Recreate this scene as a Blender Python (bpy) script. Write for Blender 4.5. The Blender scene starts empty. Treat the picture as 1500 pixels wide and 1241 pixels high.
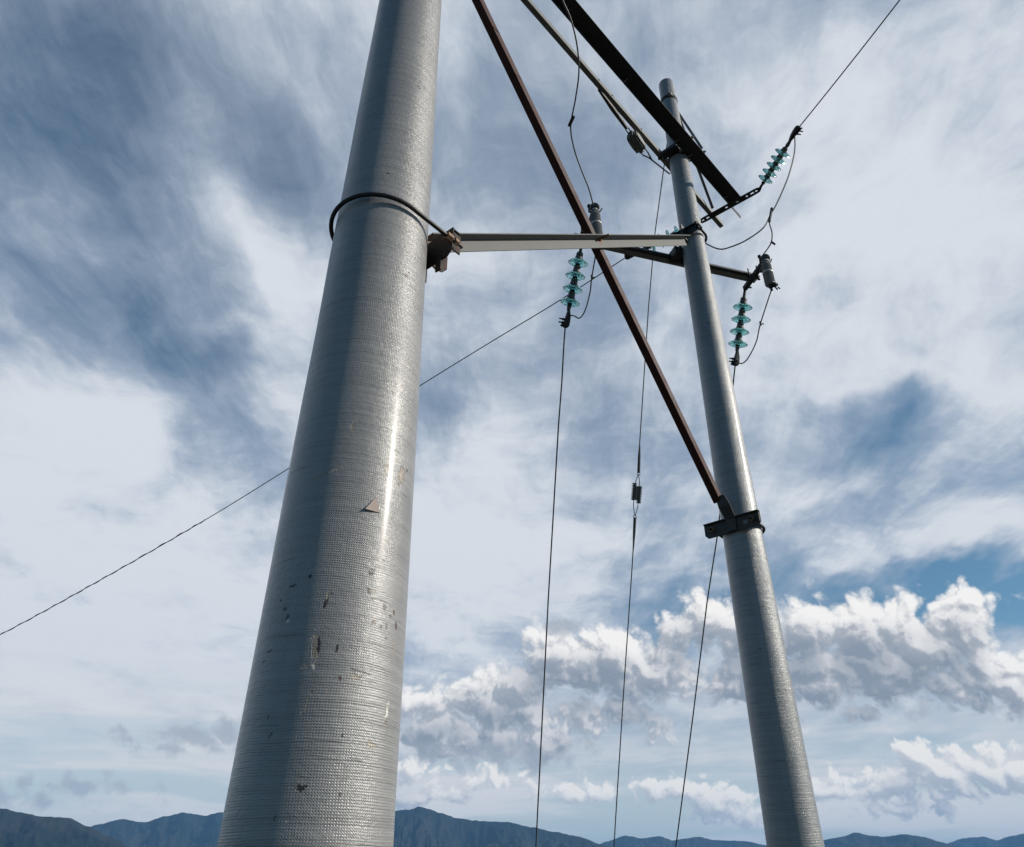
import bpy, bmesh, math, random
from mathutils import Vector, Matrix, Euler, noise
R = math.radians
random.seed(7)
sc = bpy.context.scene
COL = sc.collection

# ------------------------------------------------------------------ camera
# metres, z up, the lens at the origin; pixel figures below are those of the 1500 x 1241 photograph
FOC, PITCH, CX, CY = 1105.0, R(31.2), 750.0, 620.5
CP, SP = math.cos(PITCH), math.sin(PITCH)

def ray(px, py):
    a, v = (px - CX) / FOC, (CY - py) / FOC
    return Vector((a, CP - v * SP, SP + v * CP))

def azel(px, py):
    d = ray(px, py).normalized()
    return math.atan2(d.x, d.y), math.asin(d.z)

cam_d = bpy.data.cameras.new('camera')
cam = bpy.data.objects.new('camera', cam_d)
COL.objects.link(cam)
cam.rotation_euler = (R(90) + PITCH, 0, 0)
cam_d.sensor_width = 36.0
cam_d.lens = FOC / 1500.0 * 36.0
cam_d.clip_start = 0.05
cam_d.clip_end = 80000
sc.camera = cam
sc.view_settings.view_transform = 'Standard'
sc.view_settings.look = 'None'
sc.view_settings.gamma = 1.0
sc.view_settings.use_curve_mapping = False
sc.view_settings.exposure = 0.0
sc.render.film_transparent = False
try:
    sc.cycles.use_denoising = True
    sc.cycles.max_bounces = 10
    sc.cycles.transparent_max_bounces = 12
    sc.cycles.volume_bounces = 0
except Exception:
    pass

# ------------------------------------------------------------------ node helper
class NT:
    def __init__(self, tree):
        self.t = tree
    def n(self, typ, **kw):
        nd = self.t.nodes.new(typ)
        for k, v in kw.items():
            setattr(nd, k, v)
        return nd
    def put(self, sock, v):
        if v is None:
            return
        if isinstance(v, bpy.types.NodeSocket):
            self.t.links.new(v, sock)
        else:
            sock.default_value = v
    def m(self, op, a, b=None, c=None, clamp=False):
        nd = self.n('ShaderNodeMath', operation=op, use_clamp=clamp)
        self.put(nd.inputs[0], a); self.put(nd.inputs[1], b); self.put(nd.inputs[2], c)
        return nd.outputs[0]
    def vm(self, op, a, b=None, scale=None):
        nd = self.n('ShaderNodeVectorMath', operation=op)
        self.put(nd.inputs[0], a); self.put(nd.inputs[1], b)
        if scale is not None:
            self.put(nd.inputs['Scale'], scale)
        return nd.outputs['Value'] if op in ('LENGTH', 'DOT_PRODUCT', 'DISTANCE') else nd.outputs[0]
    def map(self, v, lo, hi, a=0.0, b=1.0, smooth=True):
        nd = self.n('ShaderNodeMapRange', interpolation_type='SMOOTHSTEP' if smooth else 'LINEAR')
        self.put(nd.inputs[0], v)
        for i, x in enumerate((lo, hi, a, b)):
            self.put(nd.inputs[i + 1], x)
        return nd.outputs[0]
    def mix(self, f, a, b, mode='MIX'):
        nd = self.n('ShaderNodeMix', data_type='RGBA', blend_type=mode)
        self.put(nd.inputs[0], f)
        for s, v in ((nd.inputs[6], a), (nd.inputs[7], b)):
            self.put(s, v if isinstance(v, bpy.types.NodeSocket) else (*v, 1.0)[:4])
        return nd.outputs[2]
    def noise(self, vec, scale=1.0, detail=4.0, rough=0.5, lac=2.0, dist=0.0, color=False, typ='FBM', norm=True, dims='3D'):
        nd = self.n('ShaderNodeTexNoise', noise_dimensions=dims, noise_type=typ)
        try:
            nd.normalize = norm
        except Exception:
            pass
        self.put(nd.inputs['Vector'], vec)
        for k, v in (('Scale', scale), ('Detail', detail), ('Roughness', rough), ('Lacunarity', lac), ('Distortion', dist)):
            if k in nd.inputs:
                self.put(nd.inputs[k], v)
        return nd.outputs['Color' if color else 'Fac']
    def voro(self, vec, scale, detail=0.0, rough=0.5, feature='F1', smooth=0.6, dims='2D'):
        nd = self.n('ShaderNodeTexVoronoi', voronoi_dimensions=dims, feature=feature)
        try:
            nd.normalize = True
        except Exception:
            pass
        self.put(nd.inputs['Vector'], vec)
        for k, v in (('Scale', scale), ('Detail', detail), ('Roughness', rough), ('Smoothness', smooth)):
            if k in nd.inputs:
                self.put(nd.inputs[k], v)
        return nd.outputs['Distance']
    def mapping(self, vec, loc=(0, 0, 0), rot=(0, 0, 0), scale=(1, 1, 1), typ='POINT'):
        nd = self.n('ShaderNodeMapping', vector_type=typ)
        self.put(nd.inputs[0], vec)
        for k, v in (('Location', loc), ('Rotation', rot), ('Scale', scale)):
            if k in nd.inputs:
                self.put(nd.inputs[k], v)
        return nd.outputs[0]
    def xyz(self, x, y, z=0.0):
        nd = self.n('ShaderNodeCombineXYZ')
        for i, v in enumerate((x, y, z)):
            self.put(nd.inputs[i], v)
        return nd.outputs[0]
    def sep(self, v):
        nd = self.n('ShaderNodeSeparateXYZ')
        self.put(nd.inputs[0], v)
        return nd.outputs
# ------------------------------------------------------------------ sun and sky
SUN_AZ = math.atan2(0.983, -0.184) - R(4)          # clockwise from +y, the sun stands to the right and a little behind
SUN_EL = R(28)
SUN = Vector((math.sin(SUN_AZ) * math.cos(SUN_EL), math.cos(SUN_AZ) * math.cos(SUN_EL), math.sin(SUN_EL)))
ld = bpy.data.lights.new('sun', 'SUN')
ld.energy = 4.7
ld.angle = R(0.5)
ld.color = (1.0, 0.93, 0.83)
lo = bpy.data.objects.new('sun', ld)
COL.objects.link(lo)
lo.rotation_euler = SUN.to_track_quat('Z', 'Y').to_euler()

world = bpy.data.worlds.new('World')
sc.world = world
world.use_nodes = True
try:
    world.cycles.sampling_method = 'MANUAL'
    world.cycles.sample_map_resolution = 512
except Exception:
    pass
wt = world.node_tree
wt.nodes.clear()
W = NT(wt)
D = W.n('ShaderNodeTexCoord').outputs['Generated']
sx, sy, sz = W.sep(D)
sky = W.n('ShaderNodeTexSky', sky_type='NISHITA')
sky.sun_disc = False
sky.sun_elevation = SUN_EL
sky.sun_rotation = SUN_AZ
sky.altitude = 600
sky.air_density = 1.0
sky.dust_density = 0.6
sky.ozone_density = 2.0

# ---- flat coordinates of a high cloud layer, streets running away from the viewer
zc = W.m('MAXIMUM', sz, 0.0)
den = W.m('ADD', zc, 0.16)
P = W.xyz(W.m('DIVIDE', sx, den), W.m('DIVIDE', sy, den), 0.0)
warp = W.vm('SUBTRACT', W.noise(W.vm('MULTIPLY', P, (1.3, 1.0, 1.0)), 1.0, 1.0, 0.5, color=True, dims='2D'), (0.5, 0.5, 0.5))
warp2 = W.vm('SUBTRACT', W.noise(W.vm('MULTIPLY', P, (4.0, 2.5, 1.0)), 1.6, 3.0, 0.5, color=True, dims='2D'), (0.5, 0.5, 0.5))
Pw = W.vm('ADD', P, W.vm('SCALE', warp, scale=0.20))
Pw2 = W.vm('ADD', Pw, W.vm('SCALE', warp2, scale=0.12))
big = W.noise(W.vm('MULTIPLY', Pw, (1.5, 0.8, 1.0)), 1.0, 4.0, 0.5, dims='2D')
streak = W.noise(W.vm('MULTIPLY', Pw2, (6.2, 2.1, 1.0)), 1.0, 8.0, 0.60, dims='2D')
hair = W.noise(W.vm('MULTIPLY', W.vm('ADD', P, W.vm('SCALE', warp, scale=0.35)), (26.0, 4.2, 1.0)), 1.0, 6.0, 0.66, dims='2D')
fluff = W.noise(W.vm('ADD', Pw2, (3.1, 7.7, 2.2)), 4.6, 12.0, 0.62, dims='2D')

def sky_blob(px, py, a, b, ang, amp):
    """soft elliptic patch of the cloud cover, in the direction seen at that pixel"""
    c = ray(px, py).normalized()
    ca, sa = math.cos(R(ang)), -math.sin(R(ang))
    e = ray(px + ca, py + sa).normalized() - c
    g = ray(px - sa, py + ca).normalized() - c
    t1 = e.normalized()
    t2 = c.cross(t1)
    rot = Matrix((t1, t2, c)).transposed().to_euler()
    ra, rb = a * e.length, b * g.length
    mp = W.mapping(Dw, tuple(c), tuple(rot), (ra, rb, max(ra, rb)), 'TEXTURE')
    gr = W.n('ShaderNodeTexGradient', gradient_type='SPHERICAL')
    W.put(gr.inputs[0], mp)
    return W.m('MULTIPLY', W.map(gr.outputs['Fac'], 0.0, 1.0), amp)

Dw = W.vm('ADD', D, W.vm('SCALE', warp2, scale=0.10))
#            px    py    a    b   angle(ccw)  amount
BLOBS = [
    (40, 60, 420, 340, 0, -0.40), (130, 330, 420, 240, -60, -0.40), (20, 470, 240, 110, 0, -0.16),
    (330, 130, 330, 240, -60, -0.22), (420, 240, 200, 110, -60, -0.24), (250, 480, 230, 130, -40, -0.22),
    (420, 400, 210, 80, -55, 0.34), (330, 560, 130, 70, -45, -0.26), (560, 330, 150, 70, -60, -0.05),
    (90, 640, 340, 170, 0, 0.42), (170, 900, 560, 330, 0, 0.55), (60, 1110, 300, 40, 0, -0.15),
    (690, 560, 130, 90, 20, -0.24), (700, 240, 170, 160, 60, -0.16), (930, 60, 220, 100, 45, -0.10),
    (690, 810, 400, 190, 0, 0.62), (800, 700, 160, 160, 0, 0.15), (1130, 120, 260, 120, 50, 0.10), (1360, 260, 400, 380, 0, 0.34),
    (1180, 560, 240, 200, 0, 0.28), (1262, 655, 190, 85, 32, -0.60), (1340, 590, 120, 60, 30, -0.30),
    (1440, 560, 160, 100, 30, 0.2), (1180, 720, 110, 130, 40, 0.30), (1360, 780, 260, 70, 8, 0.30),
    (1400, 872, 360, 85, 8, -1.15), (1120, 860, 180, 50, 5, -0.45), (970, 900, 110, 60, 20, -0.5),
    (980, 1100, 380, 60, 0, -0.12), (1300, 1065, 320, 40, 3, -0.15),
]
cover = W.m('ADD', 0.70, 0.0)
for bl in BLOBS:
    cover = W.m('ADD', cover, sky_blob(*bl))
tex = W.m('MULTIPLY_ADD', W.m('SUBTRACT', big, 0.5), 0.55, 0.0)
tex = W.m('MULTIPLY_ADD', W.m('SUBTRACT', streak, 0.5), 0.62, tex)
tex = W.m('MULTIPLY_ADD', W.m('SUBTRACT', hair, 0.5), 0.20, tex)
tex = W.m('MULTIPLY_ADD', W.m('SUBTRACT', fluff, 0.5), 0.80, tex)
# far away the layer is seen edge on and its texture closes up
tex = W.m('MULTIPLY', tex, W.map(sz, 0.03, 0.35, 0.55, 1.0))
ahead = W.map(sy, -0.15, 0.35)             # cloud kept ahead; the unseen sky behind is cleared to deepen shaded sides
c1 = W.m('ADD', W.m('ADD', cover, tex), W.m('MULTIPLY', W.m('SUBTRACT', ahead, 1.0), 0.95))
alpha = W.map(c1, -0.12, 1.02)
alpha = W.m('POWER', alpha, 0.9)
thick = W.map(W.m('MULTIPLY_ADD', W.m('SUBTRACT', fluff, 0.5), 0.7, c1), 0.38, 1.20)

# thin bars of stratus close to the horizon
azc = W.m('ARCTAN2', sx, sy)
elc = W.m('ARCSINE', sz)
UV = W.xyz(azc, elc, 0.0)
bars = W.noise(W.vm('ADD', W.vm('MULTIPLY', UV, (3.5, 30.0, 1.0)), W.vm('SCALE', warp, scale=0.6)), 1.0, 4.0, 0.55, dims='2D')
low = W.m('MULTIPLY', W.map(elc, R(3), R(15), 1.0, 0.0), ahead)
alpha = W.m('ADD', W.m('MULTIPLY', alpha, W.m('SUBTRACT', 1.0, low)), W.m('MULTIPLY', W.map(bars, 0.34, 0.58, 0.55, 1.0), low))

SKYMUL = 0.088
skyc = W.vm('MULTIPLY', sky.outputs[0], (SKYMUL * 0.80, SKYMUL * 1.05, SKYMUL * 1.03))
cirrus = W.mix(thick, (0.41, 0.485, 0.595), (0.715, 0.752, 0.805))
cirrus = W.mix(low, cirrus, (0.83, 0.815, 0.80))
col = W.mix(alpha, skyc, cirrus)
high = col

# ---- cumulus: heaps described by angle, billowed by cell noise
def cloud_group(name, heaps, billow):
    g = bpy.data.node_groups.new(name, 'ShaderNodeTree')
    g.interface.new_socket('P', in_out='INPUT', socket_type='NodeSocketVector')
    g.interface.new_socket('Field', in_out='OUTPUT', socket_type='NodeSocketFloat')
    g.interface.new_socket('Smooth', in_out='OUTPUT', socket_type='NodeSocketFloat')
    G = NT(g)
    gi, go = G.n('NodeGroupInput'), G.n('NodeGroupOutput')
    p = gi.outputs[0]
    wv = G.vm('SUBTRACT', G.noise(p, 26.0, 3.0, 0.55, color=True, dims='2D'), (0.5, 0.5, 0.5))
    pw = G.vm('ADD', p, G.vm('SCALE', G.vm('MULTIPLY', wv, (1.0, 0.6, 0.0)), scale=0.016))
    pwx, pwy, pwz = G.sep(pw)
    f = None
    for (px, py, rx, ry) in heaps:
        u, v = azel(px, py)
        ru = abs(azel(px + rx, py)[0] - azel(px - rx, py)[0]) / 2
        rv = abs(azel(px, py + ry)[1] - azel(px, py - ry)[1]) / 2
        s = G.vm('LENGTH', G.mapping(G.xyz(pwx, pwy, f), (u, v, 0), (0, 0, 0), (ru, rv, 1e6), 'TEXTURE'))
        e = G.m('MULTIPLY_ADD', s, -rv, rv)
        if f is None:
            f = e
        else:
            f = G.m('SMOOTH_MAX', f, e, 0.006)
    # rounded lobes: |noise| has creases inside the cloud and round bulges outside
    g.links.new(f, go.inputs[1])
    fr, am = 15.0 * billow, 0.034 / billow
    for k in range(4):
        nz = G.noise(G.vm('ADD', pw, (3.7 * k, 1.9 * k, 0.0)), fr, 0.0, 0.5, dims='2D')
        f = G.m('MULTIPLY_ADD', G.m('SUBTRACT', G.m('ABSOLUTE', G.m('MULTIPLY_ADD', nz, 2.0, -1.0)), 0.16), am, f)
        fr *= 2.15
        am *= 0.52
    n1 = G.noise(p, 90.0 * billow, 4.0, 0.62, dims='2D')
    f = G.m('MULTIPLY_ADD', G.m('SUBTRACT', n1, 0.5), 0.007 / billow, f)
    g.links.new(f, go.inputs[0])
    return g

def cloud_layer(col, grp, bright, grey, base, soft=0.010, amount=1.0, start=0.0):
    def ev(off, prev=0.0):
        nd = W.n('ShaderNodeGroup', node_tree=grp)
        z = prev if prev == 0.0 else W.m('MULTIPLY', prev, 1e-5)
        W.put(nd.inputs[0], W.xyz(W.m('ADD', azc, off[0]), W.m('ADD', elc, off[1]), z))
        return nd.outputs[0], nd.outputs[1]
    f0, s0 = ev((0, 0), start)
    f1, s1 = ev((0.006, 0.007), f0)
    f2, s2 = ev((0.016, 0.036), f1)
    after.append(f2)
    a = W.m('MULTIPLY', W.map(f0, -0.001, soft), amount)
    relief = W.map(W.m('SUBTRACT', f0, f1), -0.010, 0.012)
    depth = W.map(W.m('ADD', W.m('MULTIPLY', s2, 0.7), W.m('MULTIPLY', f2, 0.3)), -0.034, 0.038)
    lit = W.m('MULTIPLY', W.m('SUBTRACT', 1.0, W.m('MULTIPLY', depth, 0.92)), W.map(relief, 0.0, 1.0, 0.55, 1.0, False))
    lit = W.m('ADD', lit, W.m('MULTIPLY', W.m('SUBTRACT', relief, 0.5), 0.24), clamp=True)
    c = W.mix(W.map(lit, 0.0, 0.45, smooth=False), base, grey)
    c = W.mix(W.map(lit, 0.35, 0.95, smooth=False), c, bright)
    return W.mix(a, col, c)

after = []
FAR = [(990, 1157, 48, 15), (1060, 1180, 42, 20), (1088, 1192, 26, 16), (950, 1150, 22, 9), (598, 1130, 32, 15),
       (606, 1172, 22, 11), (642, 1166, 30, 9), (850, 1160, 32, 9), (712, 1140, 34, 8), (1310, 1186, 42, 9),
       (1345, 1113, 26, 24), (1385, 1132, 52, 26), (1450, 1130, 38, 24), (1497, 1132, 30, 24), (1300, 1150, 44, 18),
       (1225, 1156, 42, 17), (1400, 1160, 60, 8), (1560, 1130, 60, 26)]
NEAR = [(890, 968, 70, 38), (815, 962, 50, 34), (962, 985, 62, 32), (752, 1003, 62, 26), (1002, 1000, 34, 22),
        (660, 1030, 72, 22), (608, 1034, 40, 20), (742, 1046, 70, 22), (850, 1046, 90, 18), (630, 1072, 52, 24),
        (716, 1085, 86, 22), (800, 1094, 44, 14), (650, 1104, 40, 12), (952, 1052, 50, 12),
        (1040, 908, 52, 34), (1008, 925, 36, 26), (1100, 925, 60, 40), (1180, 925, 52, 46), (1278, 925, 62, 46),
        (1352, 945, 66, 44), (1408, 930, 38, 40), (1395, 880, 34, 8), (1414, 868, 14, 8), (1200, 985, 110, 40), (1300, 985, 100, 42),
        (1452, 985, 40, 48), (1478, 1000, 44, 40), (1400, 1000, 70, 34), (1110, 985, 70, 40), (1262, 1038, 52, 11), (1400, 1035, 70, 9),
        (1570, 1000, 70, 40), (1075, 1005, 34, 24)]
col = cloud_layer(col, cloud_group('far heap clouds', [(a, b, c * 1.15, d * 1.2) for a, b, c, d in FAR], 1.9), (1.02, 0.98, 0.92), (0.60, 0.615, 0.65), (0.36, 0.42, 0.49), 0.007, 0.95)
col = cloud_layer(col, cloud_group('near heap clouds', [(a, b, c * (1.16 if a < 1000 else 1.08), d * (1.34 if a < 1000 else 1.12)) for a, b, c, d in NEAR], 1.15), (1.0, 0.975, 0.94), (0.57, 0.58, 0.61), (0.27, 0.315, 0.375), 0.015, 1.0, after[-1])
WISP = [(300, 1084, 44, 14), (336, 1068, 13, 17), (186, 1085, 12, 4), (830, 912, 18, 6), (95, 1152, 42, 5), (22, 1166, 28, 5), (722, 1108, 70, 10), (250, 1098, 20, 5)]
gw = cloud_group('grey rags', WISP, 1.6)
nd_ = W.n('ShaderNodeGroup', node_tree=gw)
W.put(nd_.inputs[0], W.xyz(azc, elc, W.m('MULTIPLY', after[-1], 1e-5)))
col = W.mix(W.m('MULTIPLY', W.map(nd_.outputs[0], -0.004, 0.012), 0.75), col, (0.42, 0.455, 0.51))
# below the horizon only the land sends light up
col = W.mix(W.map(sz, -0.05, 0.0), (0.05, 0.055, 0.05), col)
def backg(c):
    bg = W.n('ShaderNodeBackground')
    W.put(bg.inputs[0], W.vm('SCALE', c, scale=10.0))
    W.put(bg.inputs[1], 0.1)
    return bg.outputs[0]
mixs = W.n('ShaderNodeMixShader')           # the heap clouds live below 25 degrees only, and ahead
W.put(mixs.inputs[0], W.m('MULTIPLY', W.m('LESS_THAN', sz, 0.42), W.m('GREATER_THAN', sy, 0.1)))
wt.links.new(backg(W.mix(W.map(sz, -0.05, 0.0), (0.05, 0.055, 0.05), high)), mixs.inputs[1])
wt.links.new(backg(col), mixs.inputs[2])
outw = W.n('ShaderNodeOutputWorld')
wt.links.new(mixs.outputs[0], outw.inputs[0])
# ------------------------------------------------------------------ mesh builder
class MB:
    """collects shapes given in world metres and links them as one mesh object"""
    def __init__(self):
        self.bm = bmesh.new()
    def quad_ring(self, rings, closed_u=True, caps=True, smooth=True):
        vs = [[self.bm.verts.new(p) for p in r] for r in rings]
        n = len(vs[0])
        for a, b in zip(vs[:-1], vs[1:]):
            for i in range(n if closed_u else n - 1):
                f = self.bm.faces.new((a[i], a[(i + 1) % n], b[(i + 1) % n], b[i]))
                f.smooth = smooth
        if caps:
            self.bm.faces.new(list(reversed(vs[0])))
            self.bm.faces.new(vs[-1])
        return vs
    def tube(self, pts, r, sides=10, caps=True):
        pts = [Vector(p) for p in pts]
        rs = r if isinstance(r, (list, tuple)) else [r] * len(pts)
        up, rings = None, []
        for i, p in enumerate(pts):
            t = (pts[min(i + 1, len(pts) - 1)] - pts[max(i - 1, 0)]).normalized()
            if up is None:
                up = t.orthogonal().normalized()
            up = (up - t * up.dot(t)).normalized()
            v = t.cross(up)
            rings.append([p + (up * math.cos(2 * math.pi * k / sides) + v * math.sin(2 * math.pi * k / sides)) * rs[i] for k in range(sides)])
        self.quad_ring(rings, True, caps)
        return self
    def loop_tube(self, pts, r, sides=10):
        """closed ring of tube"""
        pts = [Vector(p) for p in pts]
        n = len(pts)
        rings = []
        for i, p in enumerate(pts):
            t = (pts[(i + 1) % n] - pts[i - 1]).normalized()
            up = Vector((0, 0, 1)); up = (up - t * up.dot(t)).normalized(); v = t.cross(up)
            rings.append([p + (up * math.cos(2 * math.pi * k / sides) + v * math.sin(2 * math.pi * k / sides)) * r for k in range(sides)])
        rings.append(rings[0])
        self.quad_ring(rings, True, False)
        return self
    def lathe(self, prof, o=(0, 0, 0), axis=(0, 0, 1), seg=24, closed=False):
        o, ax = Vector(o), Vector(axis).normalized()
        e = ax.orthogonal().normalized(); g = ax.cross(e)
        rings = [[o + ax * z + (e * math.cos(2 * math.pi * k / seg) + g * math.sin(2 * math.pi * k / seg)) * max(r, 1e-4) for k in range(seg)] for r, z in prof]
        if closed:
            rings.append(rings[0])
        self.quad_ring(rings, True, not closed)
        return self
    def box(self, c, ax, ay, az, dx, dy, dz):
        c = Vector(c); ax, ay, az = Vector(ax).normalized(), Vector(ay).normalized(), Vector(az).normalized()
        sec = [(-1, -1), (1, -1), (1, 1), (-1, 1)]
        self.quad_ring([[c + ax * (s * dx / 2) + ay * (t * dy / 2) + az * (w * dz / 2) for s, t in sec] for w in (-1, 1)], True, True, False)
        return self
    def prism(self, poly, p0, p1, ax, ay):
        """polygon (in ax, ay) swept from p0 to p1"""
        ax, ay = Vector(ax), Vector(ay)
        self.quad_ring([[Vector(p) + ax * a + ay * b for a, b in poly] for p in (p0, p1)], True, True, False)
        return self
    def angle(self, p0, p1, da, la, db, lb, t=0.009):
        """L profile: legs la along da and lb along db from the heel line p0-p1"""
        m = (Vector(p1) - Vector(p0)).normalized()
        da = Vector(da); da = (da - m * da.dot(m)).normalized()
        db = Vector(db); db = (db - m * db.dot(m)); db = (db - da * db.dot(da)).normalized()
        return self.prism([(0, 0), (la, 0), (la, t), (t, t), (t, lb), (0, lb)], p0, p1, da, db)
    def bolt(self, p, ax, r=0.016, head=0.014, shank=0.0):
        ax = Vector(ax).normalized()
        self.lathe([(r, 0), (r, head)], p, ax, 6)
        if shank:
            self.lathe([(r * 0.5, head), (r * 0.5, head + shank)], p, ax, 8)
        return self
    def build(self, name, mat, parent=None, base=None, bevel=0.0, sharp=32):
        bm = self.bm
        bmesh.ops.recalc_face_normals(bm, faces=bm.faces)
        if bevel:
            es = [e for e in bm.edges if len(e.link_faces) == 2 and e.calc_face_angle(0) > 0.6]
            bmesh.ops.bevel(bm, geom=es, offset=bevel, segments=1, affect='EDGES', profile=0.5)
        off = Vector(base) if base is not None else (parent['_b'] if parent is not None and '_b' in parent else None)
        me = bpy.data.meshes.new(name)
        if off is not None:
            bmesh.ops.translate(bm, verts=bm.verts, vec=-Vector(off))
        bm.to_mesh(me); bm.free()
        try:
            me.set_sharp_from_angle(angle=R(sharp))
        except Exception:
            pass
        me.materials.append(mat)
        o = bpy.data.objects.new(name, me)
        COL.objects.link(o)
        if parent is not None:
            o.parent = parent
            if parent.type != 'EMPTY':
                o.location = Vector((0, 0, 0))
        elif base is not None:
            o.location = base
        if off is not None:
            o['_b'] = Vector(off)
        return o

THINGS = []
def tag(o, label, cat, group=None):
    o['label'] = label; o['category'] = cat
    if group:
        o['group'] = group
    THINGS.append(o)
    return o
def thing(name, base, label, cat, group=None, quat=None):
    o = bpy.data.objects.new(name, None)
    o.empty_display_size = 0.1
    COL.objects.link(o)
    o.location = base
    if quat is not None:
        o.rotation_mode = 'QUATERNION'; o.rotation_quaternion = quat
        o['_b'] = Vector((0, 0, 0))
    else:
        o['_b'] = Vector(base)
    return tag(o, label, cat, group)
def structure(o):
    o['kind'] = 'structure'
    return o

# ------------------------------------------------------------------ materials
def material(name):
    m = bpy.data.materials.new(name)
    m.use_nodes = True
    m.node_tree.nodes.clear()
    n = NT(m.node_tree)
    b = n.n('ShaderNodeBsdfPrincipled')
    o = n.n('ShaderNodeOutputMaterial')
    m.node_tree.links.new(b.outputs[0], o.inputs[0])
    return m, n, b
def bump(n, b, h, strength=0.5, dist=0.01):
    nd = n.n('ShaderNodeBump')
    nd.inputs['Strength'].default_value = strength
    nd.inputs['Distance'].default_value = dist
    n.put(nd.inputs['Height'], h)
    n.put(b.inputs['Normal'], nd.outputs[0])

def steel(name, c0, c1, metal, rough, scale=14.0, rust=0.0, spec=0.5):
    m, n, b = material(name)
    p = n.n('ShaderNodeTexCoord').outputs['Object']
    a = n.noise(p, scale, 6.0, 0.65)
    f = n.noise(p, scale * 7, 3.0, 0.6)
    k = n.map(n.m('MULTIPLY_ADD', f, 0.35, n.m('MULTIPLY', a, 0.75)), 0.32, 0.78)
    col = n.mix(k, c0, c1)
    if rust:
        r = n.map(n.noise(n.vm('ADD', p, (5.3, 1.7, 9.1)), scale * 0.5, 7.0, 0.7), 0.66 - rust * 0.3, 0.74 - rust * 0.25)
        col = n.mix(n.m('MULTIPLY', r, 0.8), col, (0.060, 0.024, 0.012))
        n.put(b.inputs['Metallic'], n.m('MULTIPLY', n.m('SUBTRACT', 1.0, r), metal))
    else:
        b.inputs['Metallic'].default_value = metal
    n.put(b.inputs['Base Color'], col)
    n.put(b.inputs['Roughness'], n.map(a, 0.3, 0.7, rough - 0.1, rough + 0.12, False))
    b.inputs['Specular IOR Level'].default_value = spec
    bump(n, b, f, 0.25, 0.002)
    return m

GALV = steel('galvanised_steel', (0.125, 0.127, 0.124), (0.215, 0.217, 0.212), 0.0, 0.6, 12.0, 0.0, 0.35)
DULL = steel('weathered_shaded_steel', (0.014, 0.0145, 0.0155), (0.028, 0.0285, 0.0295), 0.0, 0.65, 9.0, 0.0, 0.35)  # near black: the shade under the front crossarm bar is put into this colour
WEATHERED = steel('weathered_clamp', (0.030, 0.029, 0.028), (0.065, 0.060, 0.055), 0.0, 0.6, 15.0, 0.25, 0.35)
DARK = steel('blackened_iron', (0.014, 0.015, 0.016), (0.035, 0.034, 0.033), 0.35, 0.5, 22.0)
RUSTY = steel('rusting_iron', (0.018, 0.0165, 0.016), (0.036, 0.028, 0.023), 0.0, 0.65, 17.0, 0.55, 0.2)
RUSTBOLT = steel('rusted_bolt', (0.13, 0.062, 0.032), (0.30, 0.19, 0.115), 0.2, 0.6, 40.0)
OXIDE = steel('red_oxide_paint', (0.034, 0.0105, 0.008), (0.066, 0.021, 0.0155), 0.0, 0.6, 7.0, 0.0, 0.25)
WIRE = steel('stranded_wire', (0.045, 0.047, 0.05), (0.085, 0.087, 0.09), 0.4, 0.5, 30.0)
POLY = steel('grey_polymer', (0.12, 0.125, 0.125), (0.19, 0.193, 0.19), 0.0, 0.5, 20.0)
PALE = steel('pale_band', (0.45, 0.45, 0.44), (0.6, 0.6, 0.58), 0.2, 0.4, 20.0)
RUBBER = steel('black_rubber', (0.014, 0.015, 0.016), (0.032, 0.033, 0.034), 0.0, 0.42, 20.0)
CAPM = steel('insulator_cap', (0.05, 0.052, 0.052), (0.12, 0.118, 0.11), 0.3, 0.55, 30.0)

def glass_material():
    m, n, b = material('green_glass')
    b.inputs['Base Color'].default_value = (0.58, 0.94, 0.895, 1)
    b.inputs['Roughness'].default_value = 0.04
    b.inputs['IOR'].default_value = 1.48
    b.inputs['Transmission Weight'].default_value = 0.92
    b.inputs['Specular IOR Level'].default_value = 0.6
    return m
GLASS = glass_material()

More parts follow.
